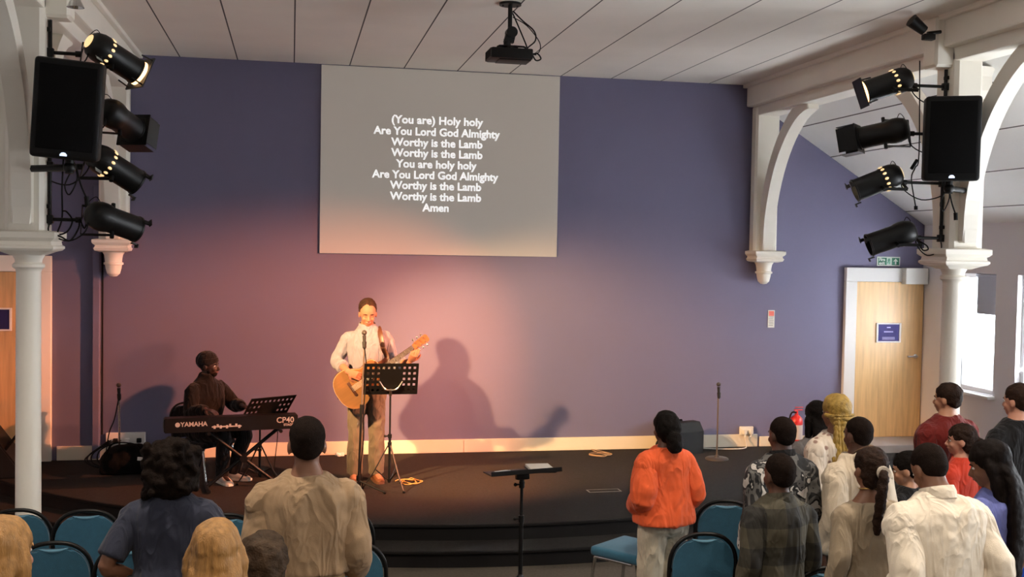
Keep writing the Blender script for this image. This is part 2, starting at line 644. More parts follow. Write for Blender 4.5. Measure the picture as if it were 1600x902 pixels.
def door(n, xa, xb, z0, z1, hx, rj=True):
    d = thing('door_%d' % n, None, None, ((xa + xb) / 2, WY, z0), 0, None, 'structure')
    w, h = xb - xa, z1 - z0
    b = new()
    box(b, (-w / 2 - 0.075, -0.03, h / 2 - 0.03), (0.15, 0.06, h + 0.06), 0.008)
    if rj:
        box(b, (w / 2 + 0.075, -0.03, h / 2 - 0.03), (0.15, 0.06, h + 0.06), 0.008)
    box(b, (0 if rj else -0.075, -0.03, h + 0.085), (w + (0.30 if rj else 0.15), 0.06, 0.17), 0.008)
    obj('door_frame', b, white if n == 2 else mat('white_door_frame', (236, 234, 232), 0.4), d, smooth=False)
    b = new(); box(b, (0, -0.025, h / 2), (w - 0.008, 0.045, h - 0.006), 0.004); lf = obj('door_leaf', b, beech, d, smooth=False)
    b = new()
    s = -1 if hx > 0 else 1
    lathe(b, [(0.026, 0), (0.026, 0.008), (0.012, 0.012), (0.010, 0.05)], 18, Matrix.Translation((hx, -0.047, 1.0)) @ Matrix.Rotation(pi / 2, 4, 'X'))
    tube(b, [(hx, -0.095, 1.0), (hx + s * 0.03, -0.10, 1.0), (hx + s * 0.13, -0.098, 1.0)], 0.010, n=10, k=3)
    obj('door_handle', b, steel, lf)
    return d


door(1, 6.755, 7.66, 0.37, 2.285, 0.36, rj=False)
door(2, -3.55, -2.62, 0.28, 2.28, -0.38)
b = new(); box(b, (7.50, WY - 0.09, 2.36), (0.30, 0.12, 0.20), 0.01)
tag(obj('door_closer', b, plaster, smooth=False), 'white box shaped door closer above the beech door', 'door closer')
grey_step = mat('grey_vinyl', (158, 152, 150), 0.6)
b = new(); box(b, (7.2, WY - 0.30, ST + 0.045), (0.93, 0.6, 0.09), 0.006)
tag(obj('threshold_step', b, grey_step, smooth=False), 'low grey step under the beech door', 'step', kind='structure')

# ------------------------------------------------------------------ signs and wall fittings
def textlines(parent, lines, y):
    for body, z, size, m in lines:
        put_text('lettering', body, size, m, Matrix.Translation((0, y, z)) @ FRONT, parent, bold=0.0, extrude=0.0004)


ltext = mat('sign_lettering', (206, 200, 226), 0.5)
s = thing('door_sign', 'navy sign plate in white frame on the beech door by the exit sign', 'sign', (7.19, WY - 0.049, 1.66))
b = new()
for sx in (-1, 1):
    box(b, (sx * 0.153, -0.008, 0), (0.024, 0.016, 0.24), 0.003)
    box(b, (0, -0.008, sx * 0.112), (0.29, 0.016, 0.018), 0.003)
obj('frame', b, plaster, s, smooth=False)
b = new(); box(b, (0, -0.005, 0), (0.29, 0.008, 0.21)); obj('plate', b, navy, s, smooth=False)
b = new()
box(b, (0.0, -0.0098, 0.065), (0.05, 0.001, 0.012))
for k in range(7):
    box(b, (-0.055 + k * 0.018, -0.0098, 0.012), (0.013, 0.001, 0.014))
for k in range(9):
    box(b, (-0.075 + k * 0.019, -0.0098, -0.068), (0.014, 0.001, 0.007))
box(b, (0, -0.0098, -0.055), (0.17, 0.001, 0.003)); box(b, (0, -0.0098, -0.082), (0.17, 0.001, 0.003))
obj('lettering', b, ltext, s, smooth=False)

s = thing('door_sign', 'dark sign in white frame on the door behind the left column', 'sign', (-3.02, WY - 0.049, 1.78))
b = new()
for sx in (-1, 1):
    box(b, (sx * 0.153, -0.008, 0), (0.024, 0.016, 0.24), 0.003)
    box(b, (0, -0.008, sx * 0.112), (0.29, 0.016, 0.018), 0.003)
obj('frame', b, plaster, s, smooth=False)
b = new(); box(b, (0, -0.005, 0), (0.29, 0.008, 0.21)); obj('plate', b, navy, s, smooth=False)

green = mat('exit_sign_green', (20, 104, 78), 0.45)
wsign = mat('sign_white', (226, 228, 222), 0.45)
s = thing('exit_sign', 'green and white fire exit sign above the beech door frame', 'sign', (7.19, WY - 0.001, 2.535))
b = new(); box(b, (0, -0.004, 0), (0.31, 0.008, 0.115), 0.002); obj('backing', b, wsign, s, smooth=False)
b = new(); box(b, (-0.083, -0.0085, 0), (0.115, 0.002, 0.088)); obj('green_panel', b, green, s, smooth=False); b = new(); box(b, (0.094, -0.0085, 0), (0.1, 0.002, 0.088)); obj('green_panel', b, green, s, smooth=False)
put_text('lettering', 'Fire', 0.052, wsign, Matrix.Translation((-0.13, -0.0102, 0.021)) @ FRONT, s, bold=0.0025, extrude=0.0004, align='LEFT')
put_text('lettering', 'exit', 0.052, wsign, Matrix.Translation((-0.13, -0.0102, -0.023)) @ FRONT, s, bold=0.0025, extrude=0.0004, align='LEFT')
b = new()
prism(b, [(0.094, 0.036), (0.128, 0.0), (0.11, 0.0), (0.104, 0.007), (0.104, -0.036), (0.084, -0.036), (0.084, 0.007), (0.078, 0.0), (0.06, 0.0)], 0.0098, 0.0108, FRONT)
obj('arrow', b, wsign, s, smooth=False)
b = new()
box(b, (0.006, -0.0085, 0), (0.036, 0.001, 0.07))
obj('doorway_pictogram', b, mat('sign_pale_green', (150, 190, 172), 0.5), s, smooth=False)
b = new()
lathe(b, [(0.007, 0), (0.007, 0.002)], 12, Matrix.Translation((0.004, -0.0088, 0.03)) @ Matrix.Rotation(pi / 2, 4, 'X'))
for p, q in (((0.004, 0.022), (-0.002, -0.002)), ((-0.002, -0.002), (0.012, -0.014)), ((0.012, -0.014), (0.008, -0.032)), ((-0.002, -0.002), (-0.018, -0.02)), ((0.003, 0.018), (0.016, 0.008)), ((0.003, 0.018), (-0.013, 0.01))):
    cyl(b, (p[0], -0.0098, p[1]), (q[0], -0.0098, q[1]), 0.0035, n=8)
obj('running_figure', b, green, s)

s = thing('fire_notice', 'small white fire notice with red band on the purple wall', 'notice', (5.665, WY - 0.001, 1.82))
b = new(); box(b, (0, -0.003, 0), (0.085, 0.006, 0.21), 0.002); obj('plate', b, wsign, s, smooth=False)
red_p = mat('notice_red', (206, 92, 74), 0.5)
b = new(); box(b, (0, -0.0065, 0.065), (0.066, 0.001, 0.06)); obj('red_panel', b, red_p, s, smooth=False)
b = new()
for k in range(6):
    box(b, (-0.004 * (k % 2), -0.0065, 0.022 - k * 0.02), (0.058, 0.001, 0.006))
obj('lettering', b, mat('notice_grey_print', (128, 126, 124), 0.6), s, smooth=False)

# sockets on the wall
sk = thing('wall_socket', 'white double socket with plugs on the baseboard near the fire extinguisher', 'socket', (5.375, WY - 0.001, 0.475))
b = new(); box(b, (0, -0.02, 0), (0.17, 0.04, 0.1), 0.008); obj('faceplate', b, plaster, sk)
for dx in (-0.035, 0.04):
    b = new(); box(b, (dx, -0.06, -0.01), (0.05, 0.05, 0.055), 0.012); cyl(b, (dx, -0.07, -0.03), (dx, -0.07, -0.07), 0.008, n=10); obj('plug', b, plaster, sk)
wire_m = mat('white_flex', (214, 206, 196), 0.5)
p0 = Vector((5.335, WY - 0.07, 0.40))
b = new(); tube(b, [p0, p0 + Vector((0, -0.06, -0.09)), (5.25, WY - 0.18, ST + 0.008), (4.95, WY - 0.16, ST + 0.008), (4.7, WY - 0.1, ST + 0.008), (4.55, WY - 0.22, ST + 0.008)], 0.0075, n=8, k=5)
tag(obj('mains_flex', b, wire_m), 'white flex lying on the stage from the socket towards the short microphone stand', 'cable')

sk = thing('wall_socket_box', 'large white socket box low on the wall behind the black bag', 'socket', (-1.72, WY - 0.001, 0.50))
b = new(); box(b, (0, -0.03, 0), (0.40, 0.06, 0.14), 0.008); obj('housing', b, plaster, sk, smooth=False)
for k in range(3):
    b = new(); box(b, (-0.1 + 0.12 * k, -0.075, -0.01), (0.05, 0.04, 0.05), 0.01); obj('plug', b, black if k != 1 else plaster, sk)

# projection screen
scr = thing('projection_screen', 'large pale grey projection screen showing white song words', 'screen', (1.645, WY, 3.556))
sm = mat('screen_surface', (150, 143, 134), 0.8, emit=(150, 142, 133), estr=0.5)  # emission stands in for projector light falling on the screen
b = new(); box(b, (0, -0.012, 0), (2.69, 0.022, 2.066), 0.003); obj('screen_surface', b, sm, scr, smooth=False)
lm = mat('lyric_white', (235, 235, 235), 0.8, emit=(255, 255, 255), estr=0.75)  # words glow by emission instead of being projected
lyr = [('(You are) Holy holy', 684, 190, 1.03), ('Are You Lord God Almighty', 683.5, 208, 1.425), ('Worthy is the Lamb', 683, 225, 1.03), ('Worthy is the Lamb', 683, 241.5, 1.03), ('You are holy holy', 682, 258.5, 0.912),
       ('Are You Lord God Almighty', 681, 275.5, 1.425), ('Worthy is the Lamb', 681, 292, 1.03), ('Worthy is the Lamb', 681, 309, 1.03), ('Amen', 680.5, 326, 0.297)]
for body, px, py, w in lyr:
    q = atY(px, py, WY - 0.024)
    me = text_mesh(body, 0.122, 0.0028, 0.0006)
    xs = [v.co.x for v in me.vertices]; sx = w / (max(xs) - min(xs)); mx = (max(xs) + min(xs)) / 2
    me.transform(Matrix.Translation((q.x - 1.645, -0.0242, q.z - 3.556 + 0.004)) @ FRONT @ Matrix.Diagonal((sx, 1, 1, 1)) @ Matrix.Translation((-mx, 0, 0)))
    mesh_obj('lyric_text', me, lm, scr, smooth=False)

# visible house lights, then unseen spots added for fill
warm_glow = mat('lamp_glow', (255, 244, 220), 0.5, emit=(255, 236, 205), estr=6)
for i, (px, py, lab) in enumerate([(118, 4, 'small halogen spotlight hanging near the top of the left column'), (1376, -4, 'round downlight in the flat ceiling above the right stage lamps')]):
    q = atZ(px, py, CZ - 0.02) if i else atY(px, py, 7.2)
    hl = thing('house_light', lab, 'ceiling light', q)
    if i == 0:
        b = new(); cyl(b, (0, 0, 0.06), (0, 0, CZ - q.z), 0.006, n=8); obj('drop_rod', b, blackmetal, hl)
        b = new(); cyl(b, (0, 0, 0.02), (0, 0, 0.07), 0.02, n=14); obj('lamp_holder', b, blackmetal, hl)
        b = new(); lathe(b, [(0.018, 0.03), (0.03, 0.015), (0.045, -0.015), (0.052, -0.03), (0.048, -0.03), (0.04, -0.013), (0.012, 0.02)], 22); obj('reflector', b, chrome, hl)
        b = new(); ball(b, (0, 0, -0.008), 0.012); obj('bulb', b, warm_glow, hl)
    else:
        b = new(); lathe(b, [(0.06, 0.012), (0.085, 0.012), (0.095, 0.018), (0.095, 0.024), (0.06, 0.024)], 26); obj('trim_ring', b, chrome, hl)
        b = new(); ball(b, (0, 0, 0.014), (0.058, 0.058, 0.02)); obj('bulb', b, warm_glow, hl)
HOUSE_FILL = [(-0.7, 5.2), (3.6, 4.8), (0.2, 1.6), (3.6, 1.6)]  # unseen ceiling spots, added to brighten the audience and left column
for x, y in HOUSE_FILL:
    l = bpy.data.lights.new('house_fill_spot', 'SPOT'); l.shadow_soft_size = 0.12; l.spot_size = radians(125); l.spot_blend = 0.6; l.energy = HOUSE_FILL_P; l.color = (1.0, 0.86, 0.70)
    o = bpy.data.objects.new('house_fill_spot', l); COL.objects.link(o); o.location = (x, y, CZ - 0.06)

# ------------------------------------------------------------------ ceiling projector
pc = atY(796, 87, 8.75)
pr = thing('projector', 'black video projector hanging from the flat ceiling on a pole', 'projector', (pc.x, pc.y, pc.z))
pb = mat('projector_black', (15, 11, 10), 0.5, spec=.25)
b = new(); box(b, (0, 0, 0), (0.34, 0.26, 0.085), 0.012); box(b, (0.03, 0, -0.046), (0.26, 0.2, 0.01), 0.003)
bd = obj('body', b, pb, pr)
b = new(); box(b, (-0.172, 0, 0.0), (0.012, 0.25, 0.075), 0.004)
for k in range(9):
    box(b, (-0.179, -0.1 + k * 0.025, 0), (0.004, 0.006, 0.06))
obj('vent_grille', b, mat('dark_grille', (44, 40, 38), 0.6), bd, smooth=False)
b = new(); cyl(b, (0.05, 0.13, 0), (0.05, 0.17, 0), 0.035, n=22); obj('lens', b, black, bd)
b = new(); cyl(b, (0, 0.0, 0.20), (0, 0.0, CZ - pc.z - 0.01), 0.018, n=16); obj('pole', b, blackmetal, pr)
b = new(); lathe(b, [(0.09, CZ - pc.z - 0.018), (0.09, CZ - pc.z)], 20); [cyl(b, (s * 0.06, 0, CZ - pc.z - 0.03), (s * 0.06, 0, CZ - pc.z - 0.015), 0.008, n=8) for s in (-1, 1)]; obj('ceiling_plate', b, blackmetal, pr)
b = new()
prism(b, [(-0.05, 0.11), (0.03, 0.10), (0.05, 0.19), (0.035, 0.23), (-0.012, 0.23), (-0.035, 0.17)], -0.03, 0.03, FRONT, 0.006)
cyl(b, (0.012, -0.045, 0.185), (0.012, 0.045, 0.185), 0.045, n=20)
cyl(b, (-0.02, 0, 0.06), (-0.02, 0, 0.13), 0.03, n=14)
obj('tilt_joint', b, blackmetal, pr)
b = new()
box(b, (-0.01, 0, 0.075), (0.15, 0.06, 0.012), 0.003)
for sx in (-1, 1):
    box(b, (-0.01 + sx * 0.07, 0, 0.06), (0.012, 0.05, 0.035), 0.003)
    for sy in (-1, 1):
        tube(b, [(sx * 0.03, sy * 0.02, 0.075), (sx * 0.1, sy * 0.09, 0.06), (sx * 0.12, sy * 0.1, 0.047)], 0.008, n=8)
obj('bracket', b, blackmetal, pr, smooth=False)
b = new()
tube(b, [(0.02, -0.01, 0.36), (0.1, -0.03, 0.28), (0.19, -0.05, 0.2), (0.2, -0.06, 0.12), (0.13, -0.08, 0.05), (0.16, -0.1, 0.01), (0.2, -0.1, 0.0)], 0.006, n=8, k=5)
tube(b, [(0.02, -0.01, 0.34), (0.08, -0.03, 0.2), (0.12, -0.05, 0.1), (0.15, -0.09, 0.01), (0.21, -0.1, 0.01), (0.24, -0.1, -0.03), (0.2, -0.1, -0.045), (0.175, -0.08, 0.0)], 0.006, n=8, k=5)
tube(b, [(0.02, -0.01, 0.31), (0.14, 0, 0.25), (0.24, -0.03, 0.12), (0.23, -0.08, 0.03), (0.17, -0.1, 0.0)], 0.004, n=8, k=5)
obj('cable_loop', b, cable_m, pr)

# ------------------------------------------------------------------ stage lamps on poles
lens_on = mat('stage_lamp_lens', (255, 240, 205), 0.4, emit=(255, 226, 180), estr=9)
vent_on = mat('stage_lamp_vent_glow', (255, 240, 205), 0.4, emit=(255, 208, 140), estr=1.0)
lens_off = mat('dark_lens', (30, 28, 30), 0.15)
silver_tape = mat('silver_label', (170, 168, 160), 0.4)
gel_on = mat('glowing_gel', (255, 190, 120), 0.4, emit=(255, 200, 140), estr=3.5)


def stage_light(label, pos, target, pole, lit, square=False, flaps=True, tape=False, power=0, color=(1, .8, .6), cone=60, aim=None, group=None, roll=0.0):
    pos, target = Vector(pos), Vector(target)
    t = thing('stage_light', label, 'stage light', pos, 0, group)
    q = (target - pos).to_track_quat('Y', 'Z') @ Quaternion((0, 1, 0), roll)
    t.rotation_mode = 'QUATERNION'; t.rotation_quaternion = q
    inv = (Matrix.Translation(pos) @ q.to_matrix().to_4x4()).inverted()
    RY = Matrix.Rotation(-pi / 2, 4, 'X')       # lathe z -> +Y
    b = new()
    lathe(b, [(0.03, -0.20), (0.062, -0.195), (0.088, -0.17), (0.104, -0.12), (0.106, -0.08), (0.100, -0.04), (0.094, -0.02), (0.094, 0.19), (0.099, 0.192), (0.099, 0.205), (0.088, 0.205), (0.088, 0.0), (0.08, -0.1), (0.02, -0.15)], 30, RY)
    obj('can', b, blackmetal, t)
    b = new(); lathe(b, [(0.086, 0.10), (0.05, 0.115), (0.001, 0.118), (0.001, 0.09), (0.086, 0.09)], 26, RY)
    obj('lens', b, lens_on if lit else lens_off, t)
    b = new()
    hs = 0.118 if square else 0.1
    gf = 0.026 if lit else 0.0
    if square:
        if lit:
            for sx in (-1, 1):
                for sz in (-1, 1):
                    cyl(b, (sx * 0.095, 0.15, sz * 0.095), (sx * 0.1, 0.24, sz * 0.1), 0.006, n=8)
        for s in (-1, 1):
            box(b, (s * 0.108, 0.212 + gf, 0), (0.026, 0.008, 0.236)); box(b, (0, 0.212 + gf, s * 0.108), (0.236, 0.008, 0.026))
        for a in range(28):
            pass
        lathe(b, [(0.118, 0.207 + gf), (0.135, 0.209 + gf), (0.135, 0.215 + gf), (0.118, 0.215 + gf)], 4, RY @ Matrix.Rotation(pi / 4, 4, 'Z'))
        for s in ((-1, 1) if flaps else ()):
            box(b, (0.0, 0.29, s * 0.118), (0.20, 0.15, 0.004)); box(b, (s * 0.118, 0.29, 0), (0.004, 0.15, 0.20))
    else:
        for k in range(3):
            if k:
                obj('gel_clip', b, blackmetal, t, smooth=False); b = new()
            a = pi / 6 + k * 2 * pi / 3
            c, s = cos(a), sin(a)
            box(b, (0, 0, 0), (0.03, 0.05, 0.012), 0.002, Matrix.Translation((c * 0.108, 0.215, s * 0.108)) @ Matrix.Rotation(-a + pi / 2, 4, 'Y'))
            box(b, (0, 0, 0), (0.05, 0.008, 0.03), 0.002, Matrix.Translation((c * 0.118, 0.235, s * 0.118)) @ Matrix.Rotation(-a + pi / 2, 4, 'Y'))
    obj('gel_frame' if square else 'gel_clip', b, blackmetal, t, smooth=False)
    if lit and square:
        b = new(); lathe(b, [(0.090, 0.2055), (0.094, 0.2055), (0.094, 0.238), (0.001, 0.238), (0.001, 0.2055)], 28, RY); obj('gel', b, gel_on, t)  # emissive disc stands for lamp light spilling behind the frame
    if lit:
        b = new()
        for k in range(14):
            a = 2 * pi * k / 14
            ball(b, (0.1 * cos(a), -0.055, 0.1 * sin(a)), (0.011, 0.017, 0.011), u=8, v=6)
        obj('vent', b, vent_on, t)
        b = new(); lathe(b, [(0.052, -0.1965), (0.046, -0.204), (0.001, -0.206), (0.001, -0.196)], 18, RY); obj('lamp_cap', b, vent_on, t)
    beam = (target - pos).normalized()
    pw = Vector(pole); pw.z = pos.z
    hz = (pw - pos).normalized()
    ax = hz.cross(beam)
    ax = ax.normalized() if ax.length > 0.05 else Vector((0, 0, 1))
    iv3 = inv.to_3x3()
    hl, al = (iv3 @ hz).normalized(), (iv3 @ ax).normalized()
    reach = min(0.21, (pw - pos).length - 0.08)
    b = new()
    pts = [-al * 0.118, -al * 0.118 + hl * reach, al * 0.118 + hl * reach, al * 0.118]
    nl = hl.cross(al)
    for p, r in zip(pts, pts[1:]):
        d = r - p
        x_ = d.normalized(); y_ = nl; z_ = x_.cross(y_)
        m = Matrix((x_, y_, z_)).transposed().to_4x4(); m.translation = (p + r) / 2
        box(b, (0, 0, 0), (d.length + 0.006, 0.026, 0.006), 0, m)
    for sg in (-1, 1):
        cyl(b, al * sg * 0.085, al * sg * 0.14, 0.015, n=12)
    obj('yoke', b, blackmetal, t, smooth=False)
    yk = hl * reach
    pl = inv @ pw
    b = new()
    cyl(b, yk, pl, 0.013, n=10)
    cyl(b, yk, yk + hl * 0.04, 0.022, n=12)
    dd = iv3 @ Vector((0, 0, 1))
    box(b, (0, 0, 0), (0.05, 0.05, 0.06), 0.006, inv @ Matrix.Translation(pw))
    obj('clamp_arm', b, blackmetal, t)
    dn = inv.to_3x3() @ Vector((0, 0, -1))
    b = new()
    c0, c1 = Vector((0, -0.19, -0.02)), pl
    tube(b, [c0, c0 + dn * 0.12 + Vector((0, -0.02, 0)), (c0 + c1) / 2 + dn * 0.17, c1 + dn * 0.10, c1 + dn * 0.02], 0.005, n=7, k=5)
    tube(b, [yk, yk * 0.8 - dn * 0.12, yk * 0.3 - dn * 0.15 + Vector((0, -0.06, 0)), Vector((0, -0.1, 0)) - dn * 0.1], 0.003, n=6, k=5)
    obj('cable', b, cable_m, t)
    if tape:
        b = new(); box(b, (0, -0.0, 0), (0.09, 0.05, 0.002), 0, Matrix.Translation(Vector((0, -0.02, 0)) + dn * 0.0) @ Matrix.Translation((0.06, -0.09, -0.088)) @ Matrix.Rotation(0.6, 4, 'Y')); obj('label_tape', b, silver_tape, t, smooth=False)
    if power:
        l = bpy.data.lights.new('stage_lamp', 'SPOT'); l.energy = power; l.color = color; l.spot_size = radians(cone); l.spot_blend = 0.7; l.shadow_soft_size = 0.045
        o = bpy.data.objects.new('stage_lamp', l); COL.objects.link(o)
        at = Vector(aim) if aim else target
        src = pos + (target - pos).normalized() * 0.30
        o.location = src; o.rotation_euler = (at - src).to_track_quat('-Z', 'Y').to_euler()
    return t


LPX, RPX = NL + 0.147, NR - 0.147
for X, s, lab in ((LPX, 1, 'left'), (RPX, -1, 'right')):
    b = new(); cyl(b, (X, COLY - 0.03, 2.72 if s > 0 else 2.75), (X, COLY - 0.03, 4.17), 0.014, n=14)
    for z in (2.85, 3.5, 4.1):
        box(b, (X - s * 0.006, COLY - 0.03, z), (0.024, 0.05, 0.03), 0.004)
    tag(obj('lighting_pole', b, blackmetal), 'black upright bar holding four stage lamps on the %s column post' % lab, 'pole')

L = lambda px, py, Y=8.30: atY(px, py, Y)
WARM, RED = (1.0, 0.57, 0.25), (1.0, 0.31, 0.13)
lp = lambda z: (LPX, COLY - 0.03, z)
rp = lambda z: (RPX, COLY - 0.03, z)
p = L(176, 88); stage_light('glowing stage lamp at the top of the left column, light spilling from front', p, p + Vector((3.6, 2.7, -2.05)), lp(p.z + 0.06), True, True, False, True, WARM_P * 0.55, WARM, 40, (4.3, 12.2, 0.7))
p = L(186, 186, 8.42); stage_light('dark square-fronted stage lamp half hidden beside the left loudspeaker', p, p + Vector((1.2, 3.0, -0.9)), lp(p.z), False, True)
p = L(178, 262, 8.25); stage_light('stage lamp with glowing vents just below the left loudspeaker', p, p + Vector((3.2, 2.0, -2.1)), lp(p.z + 0.02), True, False, True, True, WARM_P * 1.5, WARM, 48, (2.9, 12.2, 0.45))
p = L(176, 345, 8.30); stage_light('unlit stage lamp lowest on the left column, above the hanging wall corbel', p, p + Vector((3.0, 2.4, -1.15)), lp(p.z + 0.02), False)
p = L(1388, 132, 8.30); stage_light('glowing stage lamp highest on the right column, bright slit at its front', p, p + Vector((-3.6, 0.9, -1.3)), rp(p.z), True, True, False, False, RED_P * 1.5, RED, 50, (-0.5, 12.2, 0.1))
p = L(1382, 208, 8.35); stage_light('dark square-fronted stage lamp second from the top on the right column', p, p + Vector((-2.4, 2.2, -0.6)), rp(p.z), False, True)
p = L(1372, 284, 8.30); stage_light('stage lamp with glowing vents beside the lower half of the right loudspeaker', p, p + Vector((-3.6, 1.2, -1.6)), rp(p.z - 0.02), True, False, True, False, RED_P * 0.4, RED, 48, (-1.3, 12.2, 0.0))
p = L(1394, 371, 8.30); stage_light('unlit stage lamp lowest on the right column, above the exit sign', p, p + Vector((-3.6, 1.1, -1.4)), rp(p.z), False, False, True, True)

# small black spotlight tucked under the beam beside the right column
q = atY(1444, 52, 8.15)
b = new()
cyl(b, q + Vector((0.0, 0, 0.02)), q + Vector((-0.12, 0.0, 0.1)), 0.04, 0.055, n=18)
box(b, q + Vector((0.04, 0, -0.03)), (0.1, 0.06, 0.05), 0.01)
cyl(b, q + Vector((0.03, 0, 0)), q + Vector((0.15, 0.0, 0.02)), 0.015, n=10)
tag(obj('bracket_spotlight', b, blackmetal), 'little black bracket light under the beam where it meets the right column', 'light')

# loudspeakers on the columns
logo_m = mat('lit_logo', (225, 232, 240), 0.4, emit=(210, 228, 255), estr=1.2)


def loudspeaker(label, c, rz, w, h, side, pitch=0.0, roll=0.0):
    t = thing('loudspeaker', label, 'loudspeaker', c, rz)
    t.rotation_euler = (pitch, roll, rz)
    b = new()
    # tapered cabinet, wide front
    box(b, (0, -0.06, 0), (w, 0.22, h), 0.035, seg=4)
    prism(b, [(-w * 0.46, 0.0), (w * 0.46, 0.0), (w * 0.34, 0.15), (-w * 0.34, 0.15)], -h * 0.47, h * 0.47, None, 0.02)
    obj('cabinet', b, black, t, angle=0.5)
    b = new(); box(b, (0, -0.168, 0.01), (w - 0.07, 0.012, h - 0.10), 0.005); obj('grille', b, mat('speaker_grille', (6, 5, 5), 0.75, spec=.12, bump=0.3, bscale=500), t)
    b = new(); prism(b, [(-0.022, -0.012), (0.022, -0.012), (0.022, -0.002), (0.012, 0.010), (0.0, 0.012), (-0.012, 0.010), (-0.022, -0.002)], 0.18, 0.186, FRONT @ Matrix.Translation((0, -h / 2 + 0.035, 0)))
    obj('logo', b, logo_m, t, smooth=False)
    inv = (Matrix.Translation(c) @ Matrix.Rotation(rz, 4, 'Z') @ Matrix.Rotation(roll, 4, 'Y') @ Matrix.Rotation(pitch, 4, 'X')).inverted()
    b = new()
    pole = Vector((NL if side == 'left' else NR, COLY - 0.17, c.z - h / 2 - 0.06))
    cyl(b, inv @ Vector((c.x, c.y, c.z - h / 2)), inv @ Vector((c.x, c.y, c.z - h / 2 - 0.10)), 0.03, n=16)
    tube(b, [inv @ Vector((c.x, c.y, pole.z)), inv @ pole], 0.024, n=12)
    box(b, (0, 0, 0), (0.07, 0.03, 0.30), 0.005, inv @ Matrix.Translation(pole + Vector((0, 0.0, 0.0))))
    ball(b, inv @ Vector((c.x, c.y, pole.z)), 0.042, u=14, v=10)
    obj('wall_bracket', b, blackmetal, t)
    b = new()
    e = Vector((c.x + 0.02, c.y + 0.05, c.z - h / 2 - 0.08))
    tube(b, [inv @ (e + Vector(v)) for v in ((0, 0, 0.06), (0.02, 0, -0.05), (-0.03, 0, -0.16), (-0.06, 0, -0.1), (-0.02, 0, 0.0))], 0.005, n=7, k=5)
    tube(b, [inv @ (e + Vector(v)) for v in ((0.01, 0, 0.05), (0.04, 0.0, -0.08), (0.08, 0.0, -0.18))], 0.006, n=7, k=5)
    cyl(b, inv @ (e + Vector((0.08, 0, -0.17))), inv @ (e + Vector((0.085, 0, -0.23))), 0.016, n=10)
    obj('cable', b, cable_m, t)
    return t


c = atY(109, 172, 7.86); loudspeaker('black loudspeaker mounted on the left column beside four stage lamps', Vector(c), radians(4), 0.43, 0.66, 'left', radians(6), radians(4))
c = atY(1485, 218, 7.92); loudspeaker('black loudspeaker mounted on the right column near the sloping white ceiling', Vector(c), radians(-27), 0.42, 0.67, 'right', radians(3))
# cables by the left column
b = new()
q = atY(95, 350, 8.28)
tube(b, [atY(*v) for v in ((101, 215, 8.28), (97, 290, 8.28), (97, 340, 8.28), (90, 365, 8.26), (105, 362, 8.25), (113, 345, 8.25), (104, 331, 8.27), (97, 330, 8.28))], 0.006, n=7, k=5)
tube(b, [atY(*v) for v in ((84, 366, 8.2), (95, 370, 8.2), (110, 376, 8.22), (123, 356, 8.25), (124, 342, 8.26), (132, 357, 8.27), (138, 338, 8.28))], 0.006, n=7, k=5)
tag(obj('lamp_cables', b, cable_m), 'looped black cables hanging above the left column capital', 'cable')
b = new()
tube(b, [atY(*v) for v in ((1437, 95, 8.22), (1436, 240, 8.22), (1430, 262, 8.22), (1424, 280, 8.2), (1431, 325, 8.2))], 0.005, n=7, k=4)
tube(b, [atY(*v) for v in ((1436, 380, 8.2), (1442, 391, 8.1), (1450, 390, 8.08), (1448, 384, 8.08), (1438, 378, 8.15))], 0.006, n=7, k=4)
cyl(b, atY(1431, 322, 8.2), atY(1431, 328, 8.2), 0.015, n=10)
cyl(b, atY(1433, 250, 8.22), atY(1424, 264, 8.22), 0.014, n=10)
tag(obj('lamp_cables', b, cable_m), 'thin black cables with connectors hanging beside the right loudspeaker', 'cable')

